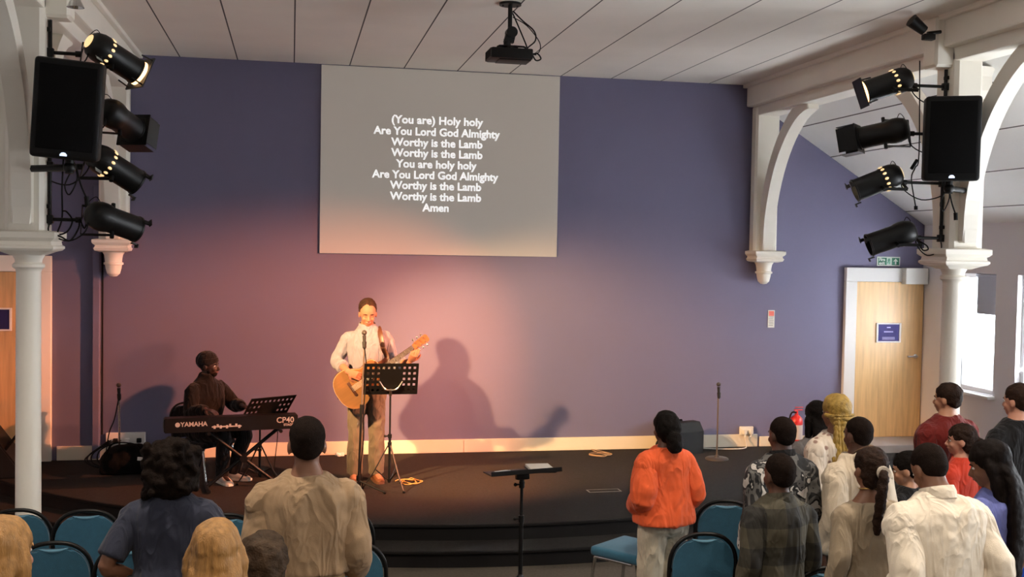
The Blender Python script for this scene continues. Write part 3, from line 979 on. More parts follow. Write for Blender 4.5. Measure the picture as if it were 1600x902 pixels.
# ------------------------------------------------------------------ music stands
def music_stand(name, label, base, z_desk, desk_w, desk_h, tilt, rz, holes=True, clamp=False, tri=0.26, hub=0.20, flat=False):
    t = thing(name, label, 'music stand', base, rz)
    b = new(); cyl(b, (0, 0, 0.06), (0, 0, z_desk * 0.55), 0.013, n=14); obj('lower_pole', b, blackmetal, t)
    b = new(); cyl(b, (0, 0, z_desk * 0.5), (0, 0, z_desk), 0.009, n=14); obj('upper_pole', b, blackmetal, t)
    b = new(); cyl(b, (0, 0, z_desk * 0.53), (0, 0, z_desk * 0.57), 0.019, n=14); cyl(b, (0, 0, z_desk * 0.55), (-0.04, 0, z_desk * 0.55), 0.008, n=8); ball(b, (-0.045, 0, z_desk * 0.55), 0.012, u=10, v=8); obj('clamp_collar', b, blackmetal, t)
    b = new(); cyl(b, (0, 0, hub + 0.10), (0, 0, hub + 0.15), 0.02, n=14); cyl(b, (0, 0, 0.07), (0, 0, 0.10), 0.018, n=14); obj('hub', b, blackmetal, t)
    for k in range(3):
        a = -pi / 2 + 0.5 + k * 2 * pi / 3
        d = Vector((cos(a), sin(a), 0))
        b = new()
        tube(b, [Vector((0, 0, hub + 0.12)) + d * 0.015, d * tri * 0.6 + Vector((0, 0, hub * 0.55)), d * tri + Vector((0, 0, 0.012))], 0.010, n=8, flat=0.6)
        tube(b, [Vector((0, 0, 0.085)) + d * 0.012, d * tri * 0.52 + Vector((0, 0, hub * 0.62))], 0.006, n=8)
        lg = obj('leg', b, blackmetal, t)
        b = new(); ball(b, d * tri + Vector((0, 0, 0.014)), 0.014, u=10, v=8); obj('foot', b, black, lg)
    Mx = Matrix.Translation((0, 0, z_desk)) @ Matrix.Rotation(tilt, 4, 'X')     # desk local: x width, z up, -y faces reader(back)
    b = new()
    if holes:
        nx, nz = 10, 5
        cw, ch = desk_w / nx, desk_h / nz
        for i in range(nx + 1):
            box(b, (-desk_w / 2 + i * cw, 0, desk_h / 2), (cw * 0.52, 0.004, desk_h), 0, Mx)
        for j in range(nz + 1):
            box(b, (0, 0.0003, j * ch), (desk_w + cw * 0.5, 0.004, ch * 0.56), 0, Mx)
        box(b, (0, 0.0006, desk_h * 0.45), (desk_w * 0.40, 0.004, desk_h * 0.72), 0, Mx)
    else:
        box(b, (0, 0, desk_h / 2), (desk_w, 0.006, desk_h), 0.002, Mx)
    obj('desk', b, mat('desk_black', (11, 10, 10), 0.5, spec=.3), t, smooth=False)
    b = new(); box(b, (0, 0.028, -0.002), (desk_w * 1.02, 0.06, 0.004), 0, Mx); box(b, (0, 0.057, 0.010), (desk_w * 1.02, 0.004, 0.024), 0, Mx); obj('ledge', b, blackmetal, t, smooth=False)
    b = new()
    tube(b, [Mx @ Vector(v) for v in ((-0.11, -0.008, desk_h * 0.42), (-0.06, -0.02, desk_h * 0.18), (0, -0.024, desk_h * 0.14), (0.06, -0.02, desk_h * 0.18), (0.11, -0.008, desk_h * 0.42))], 0.009, n=8, k=4)
    tube(b, [(0, 0, z_desk - 0.03), Mx @ Vector((0, -0.02, desk_h * 0.16))], 0.014, n=10)
    obj('desk_bracket', b, steel if clamp else blackmetal, t)
    return t


# singer's stand: the desk leans towards the singer, its back faces the hall
ms = atZ(608, 764, ST)
MSX, MSY = ms.x, ms.y
dk = atY(606, 614, MSY)
music_stand('music_stand', 'black perforated music stand in front of the guitarist', (MSX, MSY, ST), dk.z - ST, 0.49, 0.30, radians(22), 0.0, clamp=True, tri=0.25, hub=0.30)
ks = Vector((atY(406, 700, 10.86).x, 10.86, ST))
dk = atY(403, 662, ks.y)
music_stand('music_stand', 'black perforated music stand tilted in front of the keyboard player', (ks.x, ks.y, ST), dk.z - ST, 0.47, 0.37, radians(42), radians(32), tri=0.24, hub=0.24)
# stand on the hall floor in front of the steps
fs = (atY(813, 890, 8.05).x, 8.05)
dz = atY(815, 737, 8.05).z
f = thing('lectern_stand', 'black flat-topped music stand standing alone before the stage steps', 'music stand', (fs[0], fs[1], 0))
b = new(); cyl(b, (0, 0, 0.03), (0, 0, 0.55), 0.017, n=16); obj('lower_pole', b, blackmetal, f)
b = new(); cyl(b, (0, 0, 0.5), (0, 0, dz - 0.02), 0.012, n=16); obj('upper_pole', b, blackmetal, f)
b = new()
for z in (0.55, dz - 0.10):
    if z > 0.6:
        obj('clamp_collar', b, blackmetal, f); b = new()
    cyl(b, (0, 0, z - 0.025), (0, 0, z + 0.025), 0.022, n=14); cyl(b, (0, 0, z), (-0.045, 0, z), 0.007, n=8); ball(b, (-0.05, 0, z), 0.014, u=10, v=8)
obj('clamp_collar', b, blackmetal, f)
b = new(); lathe(b, [(0.03, 0.02), (0.035, 0.05), (0.03, 0.10), (0.018, 0.12)], 18); obj('hub', b, blackmetal, f)
for k in range(4):
    a = 0.4 + k * pi / 2
    d = Vector((cos(a), sin(a), 0))
    b = new(); tube(b, [d * 0.02 + Vector((0, 0, 0.075)), d * 0.12 + Vector((0, 0, 0.06)), d * 0.26 + Vector((0, 0, 0.012))], 0.012, n=8, k=3, flat=0.7); lg = obj('leg', b, blackmetal, f)
    b = new(); ball(b, d * 0.26 + Vector((0, 0, 0.013)), 0.013, u=10, v=8); obj('foot', b, black, lg)
Mx = Matrix.Translation((0.0, 0, dz)) @ Matrix.Rotation(radians(-3), 4, 'Y') @ Matrix.Rotation(radians(-7), 4, 'X')
b = new(); box(b, (0, 0, 0), (0.54, 0.36, 0.010), 0.003, Mx); box(b, (0, -0.183, 0.012), (0.54, 0.008, 0.034), 0.002, Mx); obj('desk', b, mat('desk_black', (11, 10, 10), 0.5, spec=.3), f, smooth=False)
b = new(); box(b, (0, 0, -0.035), (0.1, 0.08, 0.05), 0.01, Mx); cyl(b, (0, 0, dz - 0.10), (0, 0, dz - 0.02), 0.018, n=12); obj('desk_bracket', b, blackmetal, f)
p0 = Mx @ Vector((0.13, -0.04, 0.005)) + Vector((fs[0], fs[1], 0))
bk = thing('folder', 'white-paged folder lying on the flat music stand before the steps', 'folder', p0)
b = new(); box(b, (0, 0, 0.004), (0.2, 0.25, 0.006), 0.002); obj('cover', b, black, bk)
b = new(); box(b, (0, 0, 0.017), (0.18, 0.23, 0.02), 0.003); obj('pages', b, mat('paper', (214, 208, 198), 0.8), bk)
p0 = Mx @ Vector((-0.17, -0.08, 0.008)) + Vector((fs[0], fs[1], 0))
b = new(); cyl(b, p0 + Vector((-0.06, 0, 0.008)), p0 + Vector((0.05, 0.03, 0.01)), 0.007, n=10); cyl(b, p0 + Vector((0.05, 0.03, 0.010)), p0 + Vector((0.07, 0.035, 0.011)), 0.004, n=10)
tag(obj('pen', b, steel), 'silver pen lying on the end of the flat music stand', 'pen')

# ------------------------------------------------------------------ microphone stands
def mic(parent, top, d, name='microphone'):
    d = Vector(d).normalized(); top = Vector(top)
    b = new(); cyl(b, top - d * 0.16, top - d * 0.03, 0.011, 0.018, n=14); m_ = obj(name, b, black, parent)
    b = new(); ball(b, top, 0.025, u=14, v=10); obj('grille', b, mat('mic_grille', (70, 66, 64), 0.4, metal=0.6, bump=0.4, bscale=600), m_)
    b = new(); cyl(b, top - d * 0.15, top - d * 0.09, 0.018, 0.021, n=12); obj('mic_clip', b, black, parent)


gp = atZ(560, 768, ST)
mt = atY(570, 521, gp.y)
t = thing('microphone_stand', 'black tripod microphone stand directly in front of the guitarist', 'microphone stand', (gp.x, gp.y, ST))
tx = mt.x - gp.x; tz = mt.z - ST
b = new(); cyl(b, (0, 0, 0.10), (tx * 0.45, 0, tz * 0.5), 0.011, n=12); obj('lower_pole', b, blackmetal, t)
b = new(); cyl(b, (tx * 0.43, 0, tz * 0.48), (tx, 0.03, tz - 0.12), 0.008, n=12); obj('upper_pole', b, mat('dull_steel_pole', (120, 104, 92), 0.4, metal=0.7), t)
b = new(); cyl(b, (tx * 0.44, 0, tz * 0.49), (tx * 0.5, 0, tz * 0.55), 0.017, n=12); obj('clamp_collar', b, black, t)
b = new(); cyl(b, (0, 0, 0.05), (0, 0, 0.15), 0.022, n=14); obj('hub', b, black, t)
for a in (-0.55, 1.6, 3.7):
    d = Vector((cos(a), sin(a), 0)); b = new(); tube(b, [d * 0.015 + Vector((0, 0, 0.10)), d * 0.28 + Vector((0, 0, 0.014))], 0.010, n=8); lg = obj('leg', b, blackmetal, t)
    b = new(); ball(b, d * 0.28 + Vector((0, 0, 0.014)), 0.0135, u=10, v=8); obj('foot', b, black, lg)
mic(t, (tx, 0.07, tz), (0, 0.35, 1))
b = new(); tube(b, [(tx, 0.0, tz - 0.14), (tx + 0.02, 0.02, tz - 0.35), (tx * 0.5 + 0.02, 0.015, tz * 0.5), (0.045, 0.03, 0.5), (0.02, 0.03, 0.2), (0.05, 0.06, 0.012)], 0.0055, n=7, k=5)
obj('cable', b, cable_m, t)

q = atZ(1120, 718, ST)
t = thing('microphone_stand', 'short microphone stand on a round base beside the wedge monitor', 'microphone stand', (q.x, q.y, ST))
h = atY(1121, 601, q.y).z - ST
b = new(); lathe(b, [(0.13, 0), (0.13, 0.012), (0.12, 0.02), (0.03, 0.028), (0.016, 0.05), (0.001, 0.05)], 30); obj('base', b, mat('grey_cast_base', (88, 82, 80), 0.4, metal=0.4), t)
b = new(); cyl(b, (0, 0, 0.03), (0, 0, h - 0.1), 0.009, n=12); obj('pole', b, mat('dull_steel_pole', (120, 104, 92), 0.4, metal=0.7), t)
mic(t, (0, -0.0, h), (0.0, 0.15, 1))

q = atZ(187, 702, ST); q = atY(187, 702, 11.7)
t = thing('microphone_stand', 'chrome microphone stand behind the black bag near the boxed pipe', 'microphone stand', (q.x, 11.7, ST))
h = atY(185, 602, 11.7).z - ST
b = new(); cyl(b, (0, 0, 0.03), (-0.01, 0, h - 0.1), 0.011, n=12); obj('pole', b, chrome, t)
b = new(); lathe(b, [(0.12, 0), (0.12, 0.012), (0.11, 0.02), (0.03, 0.028), (0.016, 0.05)], 26); obj('base', b, blackmetal, t)
mic(t, (-0.012, 0, h), (-0.05, 0.1, 1))
b = new(); tube(b, [(-0.012, -0.01, h - 0.15), (-0.05, -0.03, h - 0.35), (-0.10, -0.06, 0.35), (-0.14, -0.06, 0.02)], 0.006, n=7, k=5); obj('cable', b, cable_m, t)

# ------------------------------------------------------------------ wedge monitors
def wedge(label, loc, rz, w=0.42):
    t = thing('wedge_monitor', label, 'stage monitor', loc, rz)
    b = new(); prism(b, [(-0.19, 0), (0.19, 0), (0.19, 0.09), (0.0, 0.36), (-0.12, 0.36), (-0.19, 0.26)], -w / 2, w / 2, Matrix(((0, 0, 1, 0), (1, 0, 0, 0), (0, 1, 0, 0), (0, 0, 0, 1))), 0.012)
    cb = obj('cabinet', b, mat('monitor_black', (18, 17, 17), 0.6, spec=.25), t, angle=0.4)
    Mx = Matrix.Translation((0, 0.101, 0.232)) @ Matrix.Rotation(-radians(35.1), 4, 'X')
    b = new(); box(b, (0, 0, 0), (w - 0.06, 0.02, 0.28), 0.006, Mx); obj('grille', b, mat('speaker_grille', (6, 5, 5), 0.75, spec=.12, bump=0.3, bscale=500), t)
    for s in (-1, 1):
        b = new(); box(b, (s * (w / 2 + 0.001), -0.03, 0.22), (0.012, 0.09, 0.035), 0.004); obj('handle', b, black, t)
    return t


q = atZ(1066, 709, ST)
wedge('black wedge monitor on the stage behind the woman in orange', (q.x, q.y + 0.1, ST), radians(20))
q = atZ(24, 748, ST)
wedge('black wedge monitor at the edge of the stage behind the left column', (q.x - 0.24, q.y + 0.25, ST), radians(-84), 0.46).scale = (1.25, 1.25, 1.25)

# ------------------------------------------------------------------ fire extinguisher
q = atZ(1243, 707, ST)
e = thing('fire_extinguisher', 'red fire extinguisher standing against the purple wall', 'fire extinguisher', (q.x, min(q.y, WY - 0.12), ST))
red = mat('extinguisher_red', (196, 40, 34), 0.3)
b = new(); lathe(b, [(0.07, 0), (0.074, 0.015), (0.074, 0.36), (0.066, 0.405), (0.04, 0.43), (0.022, 0.44), (0.022, 0.455), (0.001, 0.455)], 28); obj('cylinder', b, red, e)
b = new(); lathe(b, [(0.0755, 0.0), (0.0755, 0.05)], 28); obj('base_ring', b, black, e)
b = new()
t_ = new(); skin_rings(t_, [[Vector((0.0752 * sin(a) * k, -0.0752 * cos(a) * k, z)) for a in [-0.9 + 1.8 * i / 12 for i in range(13)]] + [Vector((0.073 * sin(a), -0.073 * cos(a), z)) for a in [0.9 - 1.8 * i / 12 for i in range(13)]] for z, k in ((0.16, 1), (0.33, 1))]); add_bm(b, t_)
obj('label', b, mat('extinguisher_label', (216, 200, 190), 0.5), e)
b = new(); cyl(b, (0, 0, 0.45), (0, 0, 0.49), 0.018, n=12); box(b, (0.02, 0, 0.50), (0.11, 0.018, 0.012), 0.004, Matrix.Rotation(0.0, 4, 'Y')); box(b, (0.03, 0, 0.53), (0.10, 0.016, 0.010), 0.004); obj('valve_handle', b, red, e)
b = new(); tube(b, [(-0.01, -0.01, 0.47), (-0.07, -0.02, 0.47), (-0.098, -0.02, 0.38), (-0.094, -0.02, 0.22)], 0.010, n=8, k=4); obj('hose', b, black, e)

# ------------------------------------------------------------------ bag, cables, floor fittings
q = atZ(196, 742, ST)
b = new()
for dx, dy, z, r in ((0, 0.1, 0.14, (0.25, 0.16, 0.15)), (-0.12, 0.08, 0.12, (0.14, 0.15, 0.13)), (0.14, 0.09, 0.12, (0.15, 0.15, 0.13)), (0.02, 0.08, 0.23, (0.2, 0.11, 0.07))):
    ball(b, (dx, dy, z), r)
box(b, (0, 0.1, 0.06), (0.5, 0.27, 0.12), 0.04)
me = rough(fuse(b, 0.012, 5), 0.014, 9, 3.3)
bag = thing('holdall_bag', 'slumped black bag on the stage below the white socket box', 'bag', (q.x, q.y, ST))
fab = mat('black_nylon', (7, 6, 6), 0.8, spec=.15, bump=0.2, bscale=60)
mesh_obj('bag_body', me, fab, bag)
b = new(); tube(b, [(-0.17, -0.02, 0.22), (-0.12, -0.08, 0.32), (0.0, -0.1, 0.34), (0.12, -0.08, 0.31), (0.17, -0.02, 0.22)], 0.014, n=8, k=4, flat=0.4); obj('strap', b, fab, bag)
b = new(); box(b, (0.13, -0.075, 0.185), (0.05, 0.01, 0.035), 0.004, Matrix.Rotation(0.1, 4, 'Y')); obj('tag', b, plaster, bag)
b = new()
for k, (dx, dz_) in enumerate(((-0.42, 0.32), (-0.40, 0.25), (-0.36, 0.2), (-0.3, 0.28))):
    tube(b, [(q.x + dx + 0.15, WY - 0.12, 0.5), (q.x + dx - 0.02, WY - 0.3, 0.38 + 0.02 * k), (q.x + dx - 0.03, WY - 0.42, ST + 0.06), (q.x + dx + 0.1, WY - 0.5, ST + 0.012), (q.x + dx + 0.25, WY - 0.45, ST + 0.012)], 0.008, n=7, k=5)
tag(obj('power_cables', b, cable_m), 'tangle of black cables from the socket box down behind the black bag', 'cable')

orange_c = mat('orange_cable', (206, 150, 80), 0.5)
q = atZ(640, 754, ST)
b = new(); pts = []
for k in range(34):
    a = k * 0.75
    pts.append((q.x + (0.10 + 0.05 * sin(k * 1.3)) * cos(a), q.y + (0.10 + 0.05 * cos(k * 2.1)) * sin(a), ST + 0.006 + 0.0006 * k))
tube(b, pts[:22], 0.0045, n=7, k=4)
tag(obj('cable_coil', b, orange_c), 'loose orange cable coil on the stage behind the guitarist music stand', 'cable')
q = atZ(938, 712, ST)
b = new(); pts = []
for k in range(24):
    a = k * 0.8
    pts.append((q.x + (0.11 + 0.03 * sin(k * 1.7)) * cos(a), q.y + (0.09 + 0.03 * cos(k * 2.1)) * sin(a), ST + 0.006 + 0.0007 * k))
pts += [(q.x - 0.1, q.y + 0.02, ST + 0.07), (q.x - 0.02, q.y, ST + 0.03)]
tube(b, pts, 0.004, n=7, k=4)
tag(obj('cable_coil', b, mat('tan_cable', (176, 142, 108), 0.5)), 'thin tan cable coil on the stage close to the cream baseboard', 'cable')
qa = atZ(919, 768, ST); qb = atZ(970, 768, ST)
b = new()
cx, w = (qa.x + qb.x) / 2, (qb.x - qa.x)
for s in (-1, 1):
    box(b, (s * (w / 2), 0, 0.002), (0.012, 0.10, 0.004)); box(b, (0, s * 0.05, 0.002), (w + 0.012, 0.010, 0.004))
fb = thing('floor_box', 'floor box lid outlined in pale metal on the stage', 'floor box', (cx, qa.y, ST), radians(2))
obj('rim', b, mat('dull_aluminium', (128, 122, 116), 0.5, metal=0.3), fb, smooth=False)
b = new(); box(b, (0, 0, 0.001), (w - 0.01, 0.09, 0.003)); obj('lid', b, carpet, fb, smooth=False)
b = new(); q = atZ(531, 711, ST)
me = new(); box(me, (0, 0, 0.02), (0.10, 0.05, 0.036), 0.012)
pp = thing('paper_scrap', 'crumpled white paper on the stage against the baseboard behind the guitarist', 'paper', (q.x, WY - 0.10, ST))
mesh_obj('paper_sheet', rough(fuse(me, 0.006, 1), 0.012, 25, 1.0), plaster, pp, angle=0.3)

# ------------------------------------------------------------------ keyboard on its stand
ka, kb = atY(257, 660, 10.55), atY(462, 648, 10.55)
KZ = 0.575
kc = ((ka + kb) / 2)
KL = 1.22
kx, ky = kc.x - 0.005, 10.62
krz = radians(8)
kt = thing('stage_piano', 'long black stage piano on a folding stand in front of its player', 'keyboard', (kx, ky, ST + KZ), krz)
kbm = mat('piano_case', (12, 10, 10), 0.5, spec=.25)
b = new(); prism(b, [(-0.17, 0), (0.17, 0), (0.17, 0.055), (0.02, 0.07), (-0.04, 0.135), (-0.17, 0.135)], -KL / 2, KL / 2, Matrix(((0, 0, 1, 0), (1, 0, 0, 0), (0, 1, 0, 0), (0, 0, 0, 1))), 0.008)
obj('case', b, kbm, kt, smooth=False)
wk = mat('white_keys', (226, 222, 212), 0.3)
for k in range(52):
    b = new(); box(b, (-0.572 + 0.022 * (k + 0.5), 0.095, 0.068), (0.021, 0.14, 0.018), 0.002); obj('white_key', b, wk, kt, smooth=False)
bkm = mat('black_keys', (16, 15, 15), 0.3)
for k in range(51):
    if (k % 7) in (0, 1, 3, 4, 5):
        b = new(); box(b, (-0.572 + 0.022 * (k + 1), 0.065, 0.082), (0.011, 0.09, 0.014), 0.002); obj('black_key', b, bkm, kt, smooth=False)
sil = mat('silver_print', (178, 172, 166), 0.4)
R180 = Matrix.Translation((0, -0.1712, 0)) @ FRONT
put_text('maker_lettering', 'YAMAHA', 0.058, sil, Matrix.Translation((-0.345, -0.171, 0.075)) @ FRONT, kt, bold=0.0015, extrude=0.0006)
b = new(); lathe(b, [(0.018, 0), (0.022, 0), (0.022, 0.002), (0.018, 0.002)], 22, Matrix.Translation((-0.49, -0.171, 0.075)) @ Matrix.Rotation(pi / 2, 4, 'X'))
for a in (0, 2 * pi / 3, 4 * pi / 3):
    cyl(b, (-0.49, -0.1715, 0.075), (-0.49 + 0.018 * sin(a), -0.1715, 0.075 + 0.018 * cos(a)), 0.003, n=6)
obj('maker_emblem', b, sil, kt)
put_text('model_lettering', 'CP40', 0.075, sil, Matrix.Translation((0.49, -0.171, 0.085)) @ FRONT, kt, bold=0.001, extrude=0.0006)
put_text('model_lettering', 'STAGE', 0.03, sil, Matrix.Translation((0.52, -0.171, 0.04)) @ FRONT, kt, bold=0.001, extrude=0.0006)
b = new()
for k in range(9):
    if k not in (3, 6):
        box(b, (-0.16 + 0.028 * k, -0.172, 0.042 + 0.012 * (k % 2)), (0.02, 0.004, 0.03), 0.002)
box(b, (-0.05, -0.1705, 0.045), (0.27, 0.002, 0.012))
obj('rear_socket', b, sil, kt, smooth=False)
xs = thing('keyboard_stand', 'black folding X-shaped stand carrying the stage piano', 'keyboard stand', (kx + 0.12, ky, ST), krz)
for s in (-1, 1):
    b = new(); tube(b, [(-s * 0.33, s * 0.03, 0.02), (s * 0.33, s * 0.03, KZ - 0.02)], 0.017, n=10); br = obj('cross_bar', b, blackmetal, xs)
    b = new(); cyl(b, (-s * 0.33, -0.2, 0.018), (-s * 0.33, 0.2, 0.018), 0.017, n=12); obj('foot_bar', b, blackmetal, br)
    b = new(); cyl(b, (s * 0.33, -0.17, KZ - 0.018), (s * 0.33, 0.17, KZ - 0.018), 0.017, n=12); obj('rest_bar', b, blackmetal, br)
b = new(); cyl(b, (0, -0.07, KZ / 2), (0, 0.07, KZ / 2), 0.035, n=18); obj('locking_disc', b, blackmetal, xs)
b = new(); q = atY(432, 665, 10.75); tube(b, [(q.x, 10.8, ST + KZ + 0.03), (q.x + 0.01, 10.85, ST + 0.45), (q.x - 0.02, 10.9, ST + 0.1), (q.x + 0.02, 11.0, ST + 0.008), (q.x + 0.25, 11.3, ST + 0.008)], 0.004, n=7, k=5)
tag(obj('keyboard_lead', b, cable_m), 'thin dark lead hanging from the stage piano to the stage', 'cable')

# ------------------------------------------------------------------ chairs
blue = mat('teal_blue_fabric', (50, 103, 128), 0.9, var=0.06, vscale=30, bump=0.25, bscale=250, sheen=0.2)
blue_l = mat('pale_blue_fabric', (96, 142, 166), 0.9)


def arch(w, z0, z1, r_top=None, n=22):
    """points of an arch outline (x,z) from lower left over the top to lower right"""
    h = w / 2
    pts = [(-h, z0)]
    zc = z1 - h * 0.95
    for i in range(n + 1):
        a = pi - pi * i / n
        x = h * abs(cos(a)) ** 0.82 * (1 if cos(a) > 0 else -1)
        pts.append((x, zc + h * 0.95 * sin(a) ** 0.9))
    pts.append((h, z0))
    return pts


def lean(x, z, y=0.0):
    return Vector((x, -0.20 - 0.14 * (z - 0.46) + y, z))


def make_chair(label, loc, rz, group='blue hall chairs'):
    t = thing('hall_chair', label, 'chair', loc, rz, group)
    b = new()
    pts = arch(0.372, 0.50, 0.902)
    k = len(pts)
    top = []
    for x, z in pts:        # hand-hold dip in the top edge
        d = max(0, 1 - (x / 0.085) ** 2) if z > 0.8 else 0
        top.append((x, z - 0.017 * d))
    t_ = new(); skin_rings(t_, [[lean(x, z, -0.018) for x, z in top], [lean(x, z, 0.022) for x, z in top]])
    es = [e for e in t_.edges if len(e.link_faces) == 2 and max(len(f_.verts) for f_ in e.link_faces) > 4]
    bmesh.ops.bevel(t_, geom=es, offset=0.011, segments=2, affect='EDGES'); add_bm(b, t_)
    back = obj('backrest', b, blue, t, angle=1.2)
    b = new(); tube(b, [lean(x, 0.897 - 0.017 * (1 - (x / 0.085) ** 2), -0.012) for x in [-0.078 + 0.156 * i / 10 for i in range(11)]], [0.002 + 0.008 * (1 - (abs(i - 5) / 5) ** 2) for i in range(11)], n=8); obj('hand_hold', b, blue_l, back)
    fp = [lean(x, z) for x, z in arch(0.405, 0.46, 0.925)]
    b = new(); tube(b, [Vector((-0.2025, -0.19, 0.40))] + fp + [Vector((0.2025, -0.19, 0.40))], 0.0125, n=10); obj('back_frame', b, blackmetal, t)
    for s in (-1, 1):
        b = new(); box(b, lean(s * 0.182, 0.70), (0.05, 0.018, 0.016), 0.003); obj('back_bracket', b, black, t)
    b = new(); box(b, (0, 0.02, 0.455), (0.43, 0.43, 0.07), 0.032, seg=4); obj('seat', b, blue, t, angle=1.2)
    for s in (-1, 1):
        b = new(); tube(b, [(s * 0.195, -0.16, 0.42), (s * 0.2, -0.21, 0.22), (s * 0.205, -0.27, 0.012)], 0.0125, n=10, k=3); obj('leg', b, blackmetal, t)
        b = new(); tube(b, [(s * 0.195, -0.12, 0.415), (s * 0.195, 0.16, 0.415), (s * 0.197, 0.20, 0.39), (s * 0.2, 0.225, 0.2), (s * 0.205, 0.25, 0.012)], 0.0125, n=10, k=3); obj('leg', b, chrome, t)
    return t


CH = []
def chair_at(px, py, Y, label, rz=0.0, z=0.0):
    """px, py: the top of the chair's arch"""
    q = atY(px, py, Y)
    loc = (q.x - 0.265 * sin(rz), Y + 0.265 * cos(rz), z)
    if not CH:
        CH.append(make_chair(label, loc, rz)); return CH[0]
    r = dup(CH[0], loc, rz, label); CH.append(r); return r


def chair_row(px, py, label, rz=0.0, ztop=0.935):
    q = atZ(px, py, ztop)
    return chair_at(px, py, q.y, label, rz)


chair_row(135, 796, 'empty blue chair, second from the left in the front row by the left column', 0.03)
chair_row(26, 795, 'blue chair in front of the left column foot, behind the fair-haired head', 0.05)
chair_row(84, 846, 'empty blue chair in the nearer row beside the fair-haired person', 0.02)
chair_row(206, 849, 'blue chair partly hidden behind the woman in slate blue', 0.0)
chair_row(352, 802, 'blue chair edge showing between the woman in slate blue and tan shirt man', 0.0)
chair_row(534, 796, 'blue chair half hidden to the right of the tan shirt man', -0.02)
chair_row(548, 846, 'nearer blue chair beside the hand of the tan shirt man', -0.05)
chair_row(1135, 781, 'empty blue chair right of the woman in orange, further of two', -0.25)
chair_row(1298, 885, 'blue chair whose curved frame shows between the plaid shirt and the taupe knit', -0.1)
chair_row(1101, 832, 'empty blue chair nearest the woman in orange, its back fully seen', -0.1)
q = atZ(990, 862, 0.45)
CH.append(dup(CH[0], (q.x, q.y, 0), radians(38), 'blue chair turned sideways left of the woman in orange, seat showing')); CH[-1]['group'] = 'blue hall chairs'

# ------------------------------------------------------------------ people
dark_skin = mat('deep_brown_skin', (88, 58, 44), 0.5, var=0.05, vscale=12)
brown_skin = mat('brown_skin', (124, 84, 62), 0.5, var=0.05, vscale=12)
light_skin = mat('light_skin', (192, 136, 112), 0.5, var=0.04, vscale=12)
tan_skin = mat('tan_skin', (184, 134, 106), 0.5, var=0.05, vscale=12)
hair_black = mat('black_hair', (17, 12, 10), 0.75, spec=.12, var=0.3, vscale=40, bump=0.5, bscale=160)
hair_crop = mat('cropped_black_hair', (30, 21, 17), 0.85, spec=.08, var=.25, vscale=60, bump=.6, bscale=260)
hair_brown = mat('dark_brown_hair', (40, 25, 17), 0.7, spec=.15, var=0.35, vscale=30, bump=0.5, bscale=120)
hair_grey = mat('greying_brown_hair', (60, 45, 31), 0.65, spec=.2, var=0.35, vscale=30, bump=0.6, bscale=120)
hair_blonde = mat('blonde_hair', (158, 116, 66), 0.45, spec=.35, var=0.28, vscale=14, bump=0.5, bscale=60, stretch=(5, 5, 0.5))
hair_gold = mat('golden_braid_hair', (164, 132, 58), 0.5, var=0.35, vscale=22, bump=0.6, bscale=90, stretch=(2, 2, 1))
hair_long = mat('straight_dark_hair', (19, 12, 10), 0.65, spec=.1, var=0.35, vscale=16, bump=0.35, bscale=60, stretch=(6, 6, 0.4))
eye_m = mat('eye_white', (226, 220, 214), 0.25)
iris_m = mat('dark_iris', (40, 28, 22), 0.2)
lip_m = mat('lips', (150, 84, 78), 0.5)


def fabric(name, rgb, var=0.06, folds=0.55):
    if name in MATS:
        return MATS[name]
    m = mat(name, rgb, 0.88, var=var, vscale=18, bump=0.22, bscale=260, spec=0.2, sheen=0.1)
    add_folds(m, folds)
    return m


def add_folds(m, k):
    nt, b, N, L = nodes_of(m)
    tc = N('ShaderNodeTexCoord'); mp = N('ShaderNodeMapping')
    mp.inputs['Scale'].default_value = (1, 1, .42); mp.inputs['Rotation'].default_value = (.25, .3, 0)
    L(tc.outputs['Object'], mp.inputs[0])
    n = N('ShaderNodeTexNoise'); n.inputs['Scale'].default_value = 9; n.inputs['Detail'].default_value = 2; n.inputs['Distortion'].default_value = .9
    L(mp.outputs[0], n.inputs[0])
    a = N('ShaderNodeMath'); a.operation = 'SUBTRACT'; a.inputs[1].default_value = .5; L(n.outputs[0], a.inputs[0])
    c = N('ShaderNodeMath'); c.operation = 'ABSOLUTE'; L(a.outputs[0], c.inputs[0])
    bp = N('ShaderNodeBump'); bp.inputs['Strength'].default_value = k; bp.inputs['Distance'].default_value = -.09
    L(c.outputs[0], bp.inputs['Height'])
    if b.inputs['Normal'].links:
        L(b.inputs['Normal'].links[0].from_socket, bp.inputs['Normal'])
    L(bp.outputs[0], b.inputs['Normal'])


T_M = [(0.84, 0, .10, .08), (0.88, -.005, .152, .108), (.94, -.005, .170, .120), (1.02, 0, .156, .108), (1.10, .005, .150, .106), (1.20, .005, .164, .114), (1.29, 0, .176, .118), (1.355, -.008, .176, .108), (1.40, -.014, .156, .094), (1.44, -.016, .112, .078), (1.48, -.016, .074, .064), (1.52, -.014, .058, .058)]
T_F = [(0.84, 0, .10, .08), (0.88, -.01, .160, .110), (.94, -.008, .174, .120), (1.02, 0, .150, .102), (1.10, .005, .134, .096), (1.20, .01, .146, .108), (1.28, .015, .156, .120), (1.345, .0, .156, .104), (1.39, -.012, .138, .088), (1.43, -.014, .100, .072), (1.475, -.014, .064, .058), (1.52, -.012, .050, .050)]


